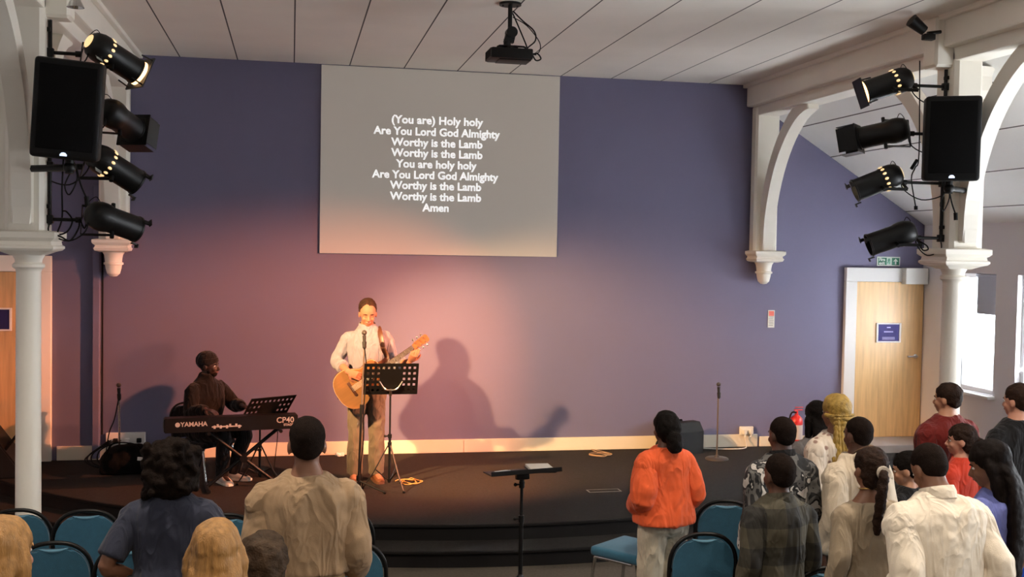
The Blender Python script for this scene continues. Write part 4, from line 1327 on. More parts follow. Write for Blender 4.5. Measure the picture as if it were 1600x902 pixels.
def hand(bm, W, d, n, side, curl=0.5, k=1.0):
    """palm, four unequal fingers and a thumb leaving the side of the palm; side: +1/-1 picks the thumb's side"""
    W, d = Vector(W), Vector(d).normalized()
    n = (Vector(n) - d * Vector(n).dot(d)).normalized()
    x = d.cross(n) * side
    tube(bm, [W - d * 0.02, W + d * 0.01, W + d * 0.045 * k, W + d * 0.085 * k], [.026, .029, .038 * k, .036 * k], n=12, flat=0.42, side=x)
    for i, (off, ln) in enumerate(((0.030, .070), (0.010, .078), (-0.011, .073), (-0.030, .058))):
        p = W + d * 0.082 * k + x * off * k
        dd = d.copy() + x * off * 2.0
        pts, rr = [W + d * 0.05 * k + x * off * 0.9 * k, p], [.011, .0105]
        c = curl * (0.55 + 0.06 * i)
        for seg, r in ((0.45, .0098), (0.32, .009), (0.23, .0075)):
            q = Quaternion(d.cross(n), c) if True else None
            dd = q @ dd
            p = p + dd.normalized() * ln * seg * k * 1.05
            pts.append(p); rr.append(r * 1.0)
        tube(bm, pts, rr, n=8)
        ball(bm, pts[-1], rr[-1] * 1.02, u=8, v=6)
    p0 = W + d * 0.022 * k + x * 0.022
    p1 = p0 + (d * 0.55 + x * 0.75 + n * 0.25).normalized() * 0.038 * k
    p2 = p1 + (d * 0.85 + x * 0.35 + n * 0.35).normalized() * 0.032 * k
    p3 = p2 + (d * 0.95 + x * 0.05 + n * 0.4).normalized() * 0.024 * k
    tube(bm, [p0, p1, p2, p3], [.015, .0125, .011, .0085], n=8)
    ball(bm, p3, .0088, u=8, v=6)


def person(label, loc, h, rz, S):
    g = S.get
    male = g('sex', 'm') == 'm'
    bulk = g('bulk', 1.0)
    s = h / 1.722
    hs = g('head', 1.0)
    lean_, tilt, drop = g('lean', 0.0), g('tilt', 0.0), g('drop', 0.0)
    root = thing('person', label, 'person', loc, rz)
    SC = Matrix.Diagonal((s, s, s, 1))
    piv = Vector((0, 0, 0.92))
    RM = Matrix.Translation(piv - Vector((0, 0, drop))) @ Matrix.Rotation(tilt, 4, 'Y') @ Matrix.Rotation(-lean_, 4, 'X') @ Matrix.Translation(-piv)
    tf = lambda v: RM @ Vector(v)
    T = [(z, y, w * bulk if z < 1.44 else w, d * bulk if z < 1.44 else d) for z, y, w, d in (T_M if male else T_F)]
    shw = (0.176 if male else 0.152) * (1 + (bulk - 1) * 0.8)
    neck = tf((0, -0.012, 1.497))
    HM = Matrix.Translation(neck) @ Matrix.Rotation(g('hy', 0.0), 4, 'Z') @ Matrix.Rotation(g('ht', 0.0), 4, 'Y') @ Matrix.Rotation(-g('hp', 0.0), 4, 'X') @ Matrix.Diagonal((hs, hs, hs, 1))
    hang = {}
    for sd in (-1, 1):
        hang[sd] = dict(
            bent=((sd * (shw + .034), -.055, 1.13), (sd * (shw + .055), .09, .99), (0, .5, -.85), (-sd, 0, -.2)),
            hang=((sd * (shw + .045), -.05, 1.12), (sd * (shw + .05), .03, .89), (0, .15, -1), (-sd, 0, 0)),
            front=((sd * (shw + .055), -.06, 1.13), (sd * .11, .19, 1.00), (-sd * .8, .5, -.15), (0, -1, .1)),
            hold=((sd * (shw + .045), -.03, 1.12), (sd * .12, .27, 1.12), (-sd * .25, 1, .1), (0, .2, 1)),
            akimbo=((sd * (shw + .13), -.08, 1.13), (sd * .15, .10, 1.0), (-sd * .7, .6, -.3), (0, -1, 0)))[g('arms', 'hang')] if isinstance(g('arms', 'hang'), str) else g('arms')[0 if sd < 0 else 1]
    # --- the body: one continuous skin
    b = new()
    loft(b, [(z, y, w - .004, d - .004) for z, y, w, d in T], tf=tf)
    sh = {}
    for sd in (-1, 1):
        E, W, hd, hn = hang[sd]
        E, W = Vector(E), Vector(W)
        P = tf((sd * shw, -.012, 1.357)); sh[sd] = P
        P0 = tf((sd * .08, -.012, 1.385))
        tube(b, [P0, P, P.lerp(E, .5), E, E.lerp(W, .35), W], [.045, .052, .046, .039, .040, .027], n=12, k=3)
        hand(b, W, hd, hn, g('thumb', {}).get(sd, sd if g('arms', 'hang') == 'hang' else -sd) if not isinstance(g('arms', 'hang'), str) else (sd if g('arms', 'hang') in ('hang', 'bent') else -sd), g('curl', 0.5))
    legs = g('legs') or {sd: ((sd * .088, 0, .90), (sd * .097, .012, .49), (sd * .102, -.02, .085)) for sd in (-1, 1)}
    for sd in (-1, 1):
        H, K, A = (Vector(v) for v in legs[sd])
        tube(b, [H, H.lerp(K, .5), K, K.lerp(A, .35), A], [.082, .070, .052, .053, .036], n=12, k=3)
        fd = Vector(g('footdir', {}).get(sd, (sd * .15, 1, 0))).normalized()
        tube(b, [A + Vector((0, 0, -.01)) - fd * .03, A + fd * .05 - Vector((0, 0, .035)), A + fd * .15 - Vector((0, 0, .055))], [.035, .036, .026], n=10)
    tube(b, [tf((0, -.02, 1.44)), tf((0, -.016, 1.50)), HM @ Vector((0, .0, .05)), HM @ Vector((0, .005, .10))], [.060, .054, .056, .05] if male else [.05, .046, .048, .044], n=14, k=2)
    ball(b, (0, .004, .125), (.077, .096, .098), HM, 24, 16)
    ball(b, (0, .040, .070), (.060, .056, .080), HM)
    ball(b, (0, .058, .018), (.034, .034, .026), HM)
    ball(b, (0, .082, .118), (.050, .018, .012), HM)                         # brow
    for sd in (-1, 1):
        ball(b, (sd * .036, .070, .068), (.022, .022, .022), HM)             # cheeks
        ball(b, (sd * .079, .000, .090), (.009, .020, .032), HM @ Matrix.Rotation(0.0, 4, 'Z'), 12, 10)
    t = new(); tube(t, [(0, .090, .108), (0, .104, .086), (0, .113, .066), (0, .098, .056)], [.007, .010, .0145, .010], n=10, k=2); add_bm(b, t, HM)
    for sd in (-1, 1):
        ball(b, (sd * .011, .100, .062), (.009, .010, .008), HM, 10, 8)
    ball(b, (0, .092, .038), (.026, .012, .012), HM, 12, 8)
    b.transform(SC)
    me = fuse(b, g('voxel', 0.0075), 3)
    mesh_obj('body', me, g('skin', dark_skin), root, angle=None)
    # face
    if g('face', True):
        for sd in (-1, 1):
            b = new(); ball(b, (sd * .031, .082, .100), (.0135, .012, .008 if g('open_eyes', True) else .006), HM, 12, 8); b.transform(SC)
            e = obj('eye', b, eye_m if g('open_eyes', True) else g('skin', dark_skin), root)
            if g('open_eyes', True):
                b = new(); ball(b, (sd * .031, .0925, .100), (.0058, .003, .0062), HM, 10, 8); b.transform(SC); obj('iris', b, iris_m, e)
            b = new(); t = new(); tube(t, [(sd * .014, .097, .117), (sd * .032, .097, .121), (sd * .050, .084, .116)], [.0035, .0045, .002], n=8, k=3); add_bm(b, t, HM); b.transform(SC); obj('eyebrow', b, g('brow', hair_black), root)
        b = new(); t = new(); tube(t, [(-.024, .094, .038), (0, .104, .040), (.024, .094, .038)], [.002, .0055, .002], n=8, k=4); add_bm(b, t, HM); b.transform(SC); obj('lips', b, g('lip', lip_m), root)
    # --- trousers or skirt
    tr = g('trousers')
    if tr:
        m, e = tr[0], tr[1]
        b = new()
        if len(tr) > 2 and tr[2] == 'skirt':
            loft(b, [(z, y, w * bulk, d * bulk) for z, y, w, d in ((.45, 0, .23, .20), (.6, 0, .22, .19), (.8, -.005, .205, .165), (.94, -.008, .196, .148), (1.05, 0, .170, .128))])
        elif drop:
            loft(b, [(z, y, w + e, d + e) for z, y, w, d in T if .83 < z < 1.12], tf=tf)
        else:
            loft(b, [(z, y, w + e * .7, d + e * .7) for z, y, w, d in T if .83 < z < 1.12], tf=tf)
        if not (len(tr) > 2 and tr[2] == 'skirt'):
            for sd in (-1, 1):
                H, K, A = (Vector(v) for v in legs[sd])
                A2 = A + Vector((0, 0, -.02))
                w = tr[2] if len(tr) > 2 else 1.0
                tube(b, [H + Vector((0, 0, .02)) if not drop else H, H.lerp(K, .5), K, K.lerp(A2, .4), A2], [.090 + e, .078 + e, (.058 + e) * (1 + (w - 1) * .5), (.056 + e) * w, (.052 + e) * w], n=14, k=3)
        b.transform(SC)
        me = rough(fuse(b, 0.011, 4), 0.009, 9, rnd.random() * 50, (1, 1, .6), True)
        mesh_obj('skirt' if len(tr) > 2 and tr[2] == 'skirt' else 'trousers', me, m, root, angle=None)
    # --- shirt
    st = g('shirt')
    m, e, hem = st['m'], st.get('e', .016), st.get('hem', .88)
    bag = st.get('bag', 0.0)
    rings = []
    zs = sorted(set([hem, hem + .03] + [z for z, *_ in T if z > hem + .05]))
    for z in zs:
        if z > st.get('top', 1.50):
            continue
        zz = [r for r in T]
        for (a, b_) in zip(zz, zz[1:]):
            if a[0] <= z <= b_[0]:
                f = (z - a[0]) / (b_[0] - a[0])
                y, w, d = (a[i] + (b_[i] - a[i]) * f for i in (1, 2, 3))
                break
        k = max(0, 1 - abs(z - (hem + .12)) / .22) * bag
        ez = e * (0.55 if z > 1.46 else 1)
        rings.append((z, y - k * .2, max(w, st.get('minw', 0) if z < 1.3 else 0) + ez + k, d + ez + k))
    b = new(); loft(b, rings, tf=tf, n=36)
    slv = st.get('sleeve', 1.0)
    bs = new()
    for sd in (-1, 1):
        E, W, hd, hn = hang[sd]
        E, W = Vector(E), Vector(W)
        P = sh[sd]
        P0 = tf((sd * .07, -.012, 1.375))
        tube(b, [P0, P, P.lerp(E, .18), P.lerp(E, .36)], [.041 + e, .053 + e, .049 + e, .030], n=16, k=3)
        se = e + st.get('se', 0.0)
        if slv >= 1:
            W2 = E.lerp(W, 0.98 if slv >= 1 else slv)
            tube(bs, [P0, P, P.lerp(E, .5), E, E.lerp(W, .4), E.lerp(W, .85), W2], [.038 + e, .049 + e, .050 + se, .045 + se, .044 + se, .034 + se * .9, .030 + se * .55], n=16, k=3)
        elif slv > .5:
            W2 = E.lerp(W, (slv - .5) * 2)
            tube(bs, [P0, P, P.lerp(E, .5), E, W2], [.038 + e, .049 + e, .050 + se, .046 + se, .047 + se], n=16, k=3)
            d = (W2 - E).normalized()
            tube(bs, [W2 - d * .05, W2 - d * .025, W2], [.050 + se, .056 + se, .052 + se], n=16)
        else:
            W2 = P.lerp(E, slv * 2)
            tube(bs, [P0, P, W2], [.040 + e, .051 + e, .054 + se], n=16, k=3)
    if st.get('hood'):
        ball(b, (0, -.085, 1.47), (.105, .055, .05), RM); ball(b, (0, -.10, 1.42), (.085, .04, .08), RM)
    b.transform(SC)
    me = fuse(b, st.get('voxel', 0.010), 5)
    rough(me, st.get('fold', .011) * 1.5, st.get('fs', 6.5), rnd.random() * 60, (1.0, 1.0, .36), True)
    rough(me, st.get('fold', .011) * .3, 10, rnd.random() * 60, (1, 1, .8), True)
    shirt = mesh_obj(st.get('name', 'shirt'), me, m, root, angle=None)
    bs.transform(SC)
    me = fuse(bs, st.get('voxel', 0.010), 4)
    rough(me, st.get('fold', .011) * .6, 7, rnd.random() * 60, (1, 1, .8), True)
    mesh_obj('sleeves', me, m, shirt, angle=None)
    if st.get('collar'):
        b = new()
        out = []
        for zz, r in ((1.455, .084), (1.485, .082), (1.512, .077), (1.510, .070), (1.455, .066)):
            ring = []
            for i in range(28):
                a = pi / 2 + 0.16 + (2 * pi - 0.32) * i / 27
                ring.append(RM @ Vector((r * cos(a) * (1 if male else .9), -.014 + r * .98 * sin(a) + (.012 if zz < 1.49 else 0) * sin(a), zz + .015 * -sin(a) - .008)))
            out.append(ring)
        vs = [[b.verts.new(p) for p in r] for r in out]
        for a_, b_ in zip(vs, vs[1:] + vs[:1]):
            for i in range(27):
                b.faces.new((a_[i], a_[i + 1], b_[i + 1], b_[i]))
        b.transform(SC); obj('collar', b, st.get('collar_m', m), root)
    if st.get('belt'):
        z, hgt, bm_ = st['belt']
        b = new(); loft(b, [(z, 0, .165 * bulk + e, .125 * bulk + e), (z + .01, 0, .172 * bulk + e, .130 * bulk + e), (z + hgt, 0, .170 * bulk + e, .128 * bulk + e), (z + hgt + .01, 0, .16 * bulk + e, .12 * bulk + e)], tf=tf); b.transform(SC); obj('belt', b, bm_, root)
    # --- shoes
    sm_ = g('shoes', mat('dark_shoe', (30, 27, 26), 0.5))
    for sd in (-1, 1):
        H, K, A = (Vector(v) for v in legs[sd])
        fd = Vector(g('footdir', {}).get(sd, (sd * .15, 1, 0))).normalized()
        x = fd.cross(Vector((0, 0, 1))).normalized()
        b = new()
        zb = A.z - .085
        ring = []
        for f_, w, hh in ((-.075, .024, .05), (-.06, .036, .075), (-.01, .039, .095), (.05, .042, .085), (.11, .046, .06), (.16, .042, .045), (.185, .022, .03)):
            c = Vector((A.x, A.y, zb)) + fd * f_
            ring.append([c + x * (w * cos(a)) + Vector((0, 0, max(0.0, hh * .5 + hh * .5 * sin(a) * 1.0))) for a in [2 * pi * i / 14 for i in range(14)]])
        skin_rings(b, ring); b.transform(SC)
        so = obj('shoe', b, sm_, root)
        b = new()
        skin_rings(b, [[Vector((A.x, A.y, zb)) + fd * f_ * 1.03 + x * (w * 1.08 * sg) + Vector((0, 0, z)) for sg, z in ((-1, 0.001), (1, 0.001), (1, .022), (-1, .022))] for f_, w in ((-.077, .02), (-.06, .036), (.05, .042), (.12, .046), (.165, .038), (.187, .02))])
        b.transform(SC); obj('sole', b, g('sole', black), so, smooth=False)
    # --- hair
    hr = g('hair')
    if hr:
        kind, hm = hr[0], hr[1]
        Lh = hr[2] if len(hr) > 2 else 0.35
        b = new()
        amp, sc_, vox = .004, 30, .006
        down = Vector((0, 0, -1))
        if kind in ('short', 'crop'):
            e = .004 if kind == 'crop' else .010
            hb = hr[2] if len(hr) > 2 else 0.0
            ball(b, (0, -.009 - hb, .146 + hb * .2), (.077 + e, .096 + e, .084 + e), HM, 24, 16)
            ball(b, (0, -.030, .112), (.074 + e * .6, .070 + e, .074), HM)
            if kind == 'short':
                for sd in (-1, 1):
                    ball(b, (sd * .070, .0, .134), (.013, .034, .036), HM, 12, 10)
            ball(b, (0, -.046, .088 if kind == 'crop' else .080), (.056 + e * .6, .046 + e, .048), HM)
            amp = .002 if kind == 'crop' else .005
        elif kind == 'wavy':
            ball(b, (0, -.006, .145), (.092, .110, .092), HM, 24, 16)
            ball(b, (0, -.045, .095), (.082, .066, .085), HM)
            amp, sc_ = .010, 22
        elif kind == 'curly':
            ball(b, (0, -.03, .130), (.135, .135, .125), HM, 24, 16)
            ball(b, (0, -.06, .03), (.125, .095, .10), HM)
            for i in range(60):
                a, z = rnd.random() * 2 * pi, rnd.random()
                if sin(a) > .55 and z < .6: continue
                ball(b, (.125 * cos(a), -.045 + .11 * sin(a), -.04 + .25 * z), .022 + .012 * rnd.random(), HM, 8, 6)
            amp, sc_, vox = .012, 26, .008
        elif kind in ('long', 'tied', 'pony', 'braids'):
            ball(b, (0, -.006, .143), (.087, .107, .092), HM, 24, 16)
            ball(b, (0, -.040, .085), (.080, .068, .085), HM)
        if kind == 'long':
            p = [HM @ Vector(v) for v in ((0, -.04, .11), (0, -.075, .02))]
            q = [p[0], p[1], p[1] + Vector((0, -.03, -.12)), p[1] + Vector((0, -.035, -.12 - Lh * .5)), p[1] + Vector((0, -.02, -.12 - Lh))]
            xs_ = HM.to_3x3() @ Vector((1, 0, 0))
            tube(b, q, [.085, .100, .115, .11, .07], n=18, k=4, flat=.42, side=xs_)
            for sd in (-1, 1):
                tube(b, [HM @ Vector((sd * .05, .0, .15)), HM @ Vector((sd * .082, -.005, .09)), HM @ Vector((sd * .085, -.01, .0)), HM @ Vector((sd * .09, -.03, -.09)) + down * Lh * .25], [.03, .032, .030, .015], n=10, k=3)
            amp, sc_ = .005, 24
        if kind == 'veil':
            pass
        if kind == 'tied':
            p = HM @ Vector((0, -.10, .07))
            ball(b, (0, -.030, .115), (.094, .094, .098), HM)
            tube(b, [p, p + Vector((0, -.02, -.03)), p + Vector((0, -.012, -.09)), p + Vector((0, -.005, -Lh))], [.05, .060, .058, .03], n=14, k=3)
            amp, sc_ = .006, 26
        if kind == 'pony':
            p = HM @ Vector((.0, -.105, .115))
            o2 = hr[3] if len(hr) > 3 else 0.0
            tube(b, [p, p + Vector((o2 * .4, -.045, -.02)), p + Vector((o2, -.055, -Lh * .4)), p + Vector((o2, -.03, -Lh * .8)), p + Vector((o2, -.025, -Lh))], [.022, .027, .030, .026, .014], n=14, k=4)
            amp, sc_ = .006, 40
        b.transform(SC)
        me = rough(fuse(b, vox, 4 if kind == 'curly' else 14), amp, sc_, rnd.random() * 40)
        ho = mesh_obj('hair', me, hm, root, angle=None)
        if kind == 'braids':
            for i in range(15):
                a = -1.15 + 2.3 * i / 14
                st_ = HM @ Vector((.075 * sin(a), -.045 - .055 * cos(a), .10))
                o2 = Vector((sin(a) * .055, -.03 - .03 * cos(a * .7) - .012 * (i % 3), 0))
                ln = Lh * (.86 + .14 * rnd.random())
                pts = [st_ + o2 * f_ + down * ln * f_ * .9 + Vector((.006 * sin(i * 2.1 + f_ * 9), 0, 0)) for f_ in (0, .12, .3, .55, .8, 1.0)]
                b = new()
                P_ = smooth_path(pts, 8)
                tube(b, P_, [.0165 + .003 * sin(j * 1.9) - .005 * j / len(P_) for j in range(len(P_))], n=8)
                b.transform(SC); obj('braid', b, hm, ho)
            b = new(); tube(b, [HM @ Vector(v) for v in ((-.088, .01, .09), (-.07, -.07, .085), (0, -.118, .075), (.07, -.07, .085), (.088, .01, .09))], .014, n=8, k=5); b.transform(SC); obj('twisted_band', b, hm, ho)
        if kind == 'pony' and len(hr) > 4:
            b = new()
            for i in range(9):
                a = -1.1 + 2.2 * i / 8
                tube(b, [HM @ Vector((.070 * sin(a) * f_, .085 - .19 * (1 - f_) - 0 * f_, .16 + .072 * sin(f_ * pi * .9) * cos(a * .55))) for f_ in (1.0, .85, .65, .45, .25)], .0032, n=6, k=3)
            b.transform(SC); obj('hair_parting', b, mat('scalp_lines', (112, 84, 62), 0.7), ho)
            p = HM @ Vector((0, -.125, .108))
            b = new(); lathe(b, [(.018, -.014), (.036, -.012), (.042, 0), (.036, .012), (.018, .014)], 18, Matrix.Translation(p) @ Matrix.Rotation(1.2, 4, 'X')); b.transform(SC); me_ = None
            obj('scrunchie', b, hr[4], root)
    if g('extra'):
        g('extra')(root, HM, RM, SC)
    return root


def stand(px, py, h):
    q = atZ(px, py, h)
    return Vector((q.x, q.y, 0))


khaki = fabric('khaki_cotton', (158, 131, 102))
khaki_l = fabric('light_khaki_trousers', (186, 158, 118))
orange = fabric('orange_sweatshirt', (232, 98, 54))
stone = fabric('stone_trousers', (196, 184, 164))
slate = fabric('slate_blue_jersey', (52, 55, 70))
greymarl = fabric('grey_jersey', (110, 106, 106))
cream_h = fabric('cream_hoodie', (206, 190, 168))
rib = fabric('taupe_ribbed_knit', (158, 142, 120))
maroon = fabric('maroon_shirt', (104, 30, 26))
coral = fabric('coral_red_top', (196, 62, 42))
blackc = fabric('black_cotton', (24, 23, 25))
whitec = fabric('white_cotton_shirt', (226, 214, 196), 0.02)
peri = fabric('periwinkle_blue_top', (104, 112, 176))
denim = fabric('dark_denim', (40, 44, 58))
navyc = fabric('navy_jumper', (44, 46, 60))
pinkwhite = fabric('pale_pink_shirt', (118, 116, 128), 0.02)
chino = fabric('beige_chinos', (94, 83, 70))
darkred = fabric('very_dark_red_jumper', (11, 7, 7))
scrunch = fabric('pale_scrunchie', (176, 164, 150))
royal = fabric('royal_blue_jacket', (28, 84, 196))
camo = ramp_mat('black_white_camouflage', 'noise', 7.0, [(0, (30, 30, 32)), (.42, (96, 94, 92)), (.50, (30, 30, 32)), (.56, (196, 190, 184)), (.66, (120, 116, 112))], distort=1.2)
floral = ramp_mat('cream_floral_print', 'voronoi', 17.0, [(0, (150, 120, 108)), (.20, (188, 164, 148)), (.27, (222, 208, 192)), (.9, (214, 198, 180))])
plaid = plaid_mat('dark_green_plaid', (50, 47, 38), (30, 28, 25), (74, 69, 55), 0.20)
for m_ in (camo, floral, plaid):
    add_folds(m_, .5)
leather = mat('brown_leather', (70, 38, 22), 0.45)
tan_leather = mat('tan_leather_shoe', (100, 60, 36), 0.45)

# guitarist -------------------------------------------------------------
q = atZ(571, 752, ST)
GX, GY = q.x, q.y
person('person in pale shirt singing and playing an acoustic guitar on the stage', (GX, GY, ST), 1.80, pi + 0.03, dict(
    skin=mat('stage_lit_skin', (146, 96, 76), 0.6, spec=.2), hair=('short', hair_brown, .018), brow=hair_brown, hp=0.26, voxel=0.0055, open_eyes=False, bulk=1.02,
    arms=(((-.255, .02, 1.10), (-.375, .235, 1.16), (-.35, .55, .75), (0, -.9, .3)), ((.285, -.02, 1.14), (.195, .285, 1.075), (-.85, .05, -.40), (0, -1, 0))),
    thumb={-1: -1, 1: -1}, curl=.75,
    shirt=dict(m=pinkwhite, e=.014, hem=.90, sleeve=.78, collar=True, fold=.010), trousers=(chino, .014, 1.12), shoes=tan_leather, sole=mat('tan_sole', (96, 62, 40), 0.6)))

# guitar ----------------------------------------------------------------
gy = GY - 0.235
gb = atY(556, 603, gy)
gh = atY(661, 531, gy)
gx = (gh - gb).normalized()
gz = Vector((0, -1, 0)); gyv = gz.cross(gx).normalized()
R3 = Matrix((gx, gyv, gz)).transposed()
gt = thing('acoustic_guitar', 'honey coloured acoustic guitar held by the singer on stage', 'guitar', gb)
gt.rotation_mode = 'QUATERNION'; gt.rotation_quaternion = R3.to_quaternion()
spruce = wood_mat('honey_spruce', (106, 74, 42), 0.4, scale=(0.6, 12, 12), var=0.10)
maho = wood_mat('dark_mahogany', (96, 54, 30), 0.35, scale=(0.6, 10, 10))
rose = mat('rosewood', (58, 34, 24), 0.4)


def guitar_outline(k=1.0):
    ctrl = [(-.20, 0), (-.195, .07), (-.16, .15), (-.09, .193), (0.0, .19), (.075, .145), (.125, .118), (.175, .125), (.225, .14), (.265, .125), (.292, .08), (.30, .03), (.30, 0)]
    up = smooth_path([(x, y, 0) for x, y in ctrl], 4)
    pts = [(p.x * k, p.y * k) for p in up]
    return pts + [(x, -y) for x, y in pts[-2:0:-1]]


b = new(); prism(b, guitar_outline(), -.05, .044, None); obj('body', b, maho, gt, angle=0.5)
b = new(); prism(b, guitar_outline(.995), .044, .048, None); obj('soundboard', b, spruce, gt, smooth=False)
b = new(); prism(b, guitar_outline(1.008), .036, .0435, None); obj('binding', b, mat('cream_binding', (214, 188, 140), 0.4), gt, angle=0.5)
b = new(); lathe(b, [(.05, .0482), (.05, .0492), (.001, .0492)], 28, Matrix.Translation((.135, 0, 0))); obj('sound_hole', b, black, gt)
b = new(); lathe(b, [(.054, .0482), (.054, .0490), (.064, .0490), (.064, .0482)], 32, Matrix.Translation((.135, 0, 0))); obj('rosette', b, rose, gt)
b = new(); prism(b, [(.09, -.055), (.17, -.06), (.15, -.10), (.08, -.115), (.05, -.09)], .0482, .0494); obj('pickguard', b, mat('tortoiseshell', (62, 30, 18), 0.25), gt, smooth=False)
b = new(); box(b, (-.045, 0, .053), (.03, .15, .010), .003); box(b, (-.04, 0, .059), (.004, .075, .005)); obj('bridge', b, rose, gt)
b = new()
skin_rings(b, [[Vector((x, w * a, z)) for a, z in ((-1, .052), (1, .052), (.9, .032), (0, .022), (-.9, .032))] for x, w in ((.27, .029), (.655, .022))]); obj('neck', b, maho, gt, angle=0.5)
b = new(); skin_rings(b, [[Vector((x, w * a, z)) for a, z in ((-1, .052), (1, .052), (1, .057), (-1, .057))] for x, w in ((.195, .030), (.655, .022))]); fbd = obj('fretboard', b, rose, gt, smooth=False)
for k in range(15):
    x = .655 - .65 * (1 - 2 ** (-(k + 1) / 12)) * 1.06
    b = new(); box(b, (x, 0, .0575), (.003, .045 + .012 * (.655 - x) / .4, .002)); obj('fret', b, chrome, fbd, smooth=False)
b = new(); t_ = new(); prism(t_, [(.655, -.024), (.69, -.034), (.82, -.040), (.835, -.02), (.83, 0), (.835, .02), (.82, .040), (.69, .034), (.655, .024)], .030, .046, None, .002); add_bm(b, t_, Matrix.Translation((0, 0, .01)) @ Matrix.Translation((.655, 0, 0)) @ Matrix.Rotation(.16, 4, 'Y') @ Matrix.Translation((-.655, 0, 0)))
hd_ = obj('headstock', b, wood_mat('light_headstock', (120, 76, 42), 0.35), gt, smooth=False)
for k in range(3):
    for sd in (-1, 1):
        x = .70 + k * .045
        b = new(); cyl(b, (x, sd * .022, .03), (x, sd * .022, .062), .005, n=10); cyl(b, (x, sd * .036, .03), (x, sd * .054, .03), .004, n=8); ball(b, (x, sd * .06, .03), (.011, .009, .007), u=10, v=8); obj('tuner', b, chrome, hd_)
for k in range(6):
    y = -.018 + .0072 * k
    b = new(); cyl(b, (-.045, y * 1.35, .0605), (.655, y * .95, .0605), .0009, n=5); obj('string', b, steel, gt)
ginv = (Matrix.Translation(gb) @ R3.to_4x4()).inverted()
sw = lambda x, y, z: ginv @ (Matrix.Translation((GX, GY, ST)) @ Matrix.Rotation(pi + .03, 4, 'Z') @ Vector((x * 1.03, y * 1.03, z * 1.03)))
b = new()
tube(b, [Vector((.27, .05, -.01)), sw(-.17, .160, 1.20), sw(-.135, .150, 1.30), sw(-.115, .115, 1.41), sw(-.105, .03, 1.475), sw(-.095, -.08, 1.46), sw(-.04, -.165, 1.30), sw(.10, -.16, 1.10), sw(.21, -.02, .98), Vector((-.205, .0, -.01))], .026, n=10, k=5, flat=.14, side=sw(1, 0, 0) - sw(0, 0, 0))
obj('strap', b, leather, gt)

# keyboard player --------------------------------------------------------
q = atY(318, 600, 11.17)
KX, KYP = q.x, 11.17
KRZ = pi + 0.85


def beanie(root, HM, RM, SC):
    b = new()
    ball(b, (0, -.010, .152), (.093, .112, .098), HM, 24, 16)
    b.transform(SC)
    me = rough(fuse(b, .007, 2), .003, 30, 2.0); mesh_obj('beanie', me, fabric('black_knit_beanie', (20, 18, 19)), root, angle=None)
    b = new(); lathe(b, [(.085, -.014), (.094, -.012), (.096, .0), (.094, .026), (.088, .030)], 28, HM @ Matrix.Translation((0, -.006, .14)) @ Matrix.Rotation(.12, 4, 'X') @ Matrix.Diagonal((1, 1.18, 1, 1))); b.transform(SC); obj('beanie_cuff', b, fabric('black_knit_beanie', (20, 18, 19)), root)
    b = new(); ball(b, (0, .052, .022), (.046, .044, .036), HM); ball(b, (0, .030, .045), (.060, .040, .040), HM); b.transform(SC)
    me = rough(fuse(b, .006, 2), .004, 60, 5); mesh_obj('beard', me, hair_black, root, angle=None)


person('person in black beanie and dark jumper seated at the stage piano', (KX, KYP, ST), 1.72, KRZ, dict(
    skin=mat('very_dark_brown_skin', (46, 28, 21), 0.5), drop=.475, hy=.42, voxel=.0065, extra=beanie, lean=.12,
    legs={-1: ((-.088, 0, .465), (-.15, .42, .48), (-.07, .34, .085)), 1: ((.088, 0, .465), (.14, .42, .48), (.10, .36, .085))},
    footdir={-1: (-.35, 1, 0), 1: (.35, 1, 0)},
    arms=(((-.29, .14, .70), (-.10, .42, .74), (.1, 1, -.12), (0, 0, -1)), ((.27, .10, .68), (.30, .34, .74), (-.05, 1, -.12), (0, 0, -1))), thumb={-1: 1, 1: -1}, curl=.4,
    shirt=dict(m=darkred, e=.024, hem=.87, fold=.012, top=1.52, name='jumper'), trousers=(fabric('black_jeans', (20, 19, 21)), .014), shoes=mat('white_trainer', (190, 184, 174), 0.5, var=.08, vscale=30), sole=mat('trainer_sole', (226, 218, 204), 0.5)))
c = dup(CH[0], (KX, KYP, ST), KRZ, 'charcoal chair the keyboard player sits on'); CH.append(c); c.scale = (1, 1, .78)
for ch in c.children:
    if ch.name.split('.')[0] in ('backrest', 'seat'):
        ch.data = ch.data.copy(); ch.data.materials.clear(); ch.data.materials.append(fabric('charcoal_seat_fabric', (22, 22, 25)))

# audience ---------------------------------------------------------------
AUD = {}


def aud(key, label, px, py, h, rz=0.0, **S):
    loc = stand(px, py, h - S.get('low', 0.0))
    AUD[key] = person(label, loc, h, rz, S)
    AUD[key + 'p'] = loc


def watch(root, HM, RM, SC):
    b = new(); lathe(b, [(.028, -.006), (.033, -.006), (.033, .006), (.028, .006)], 20, Matrix.Translation((.236, .095, .98)) @ Matrix.Rotation(-.6, 4, 'X')); b.transform(SC); obj('bracelet', b, mat('pale_metal', (196, 190, 180), .3, metal=.6), root)


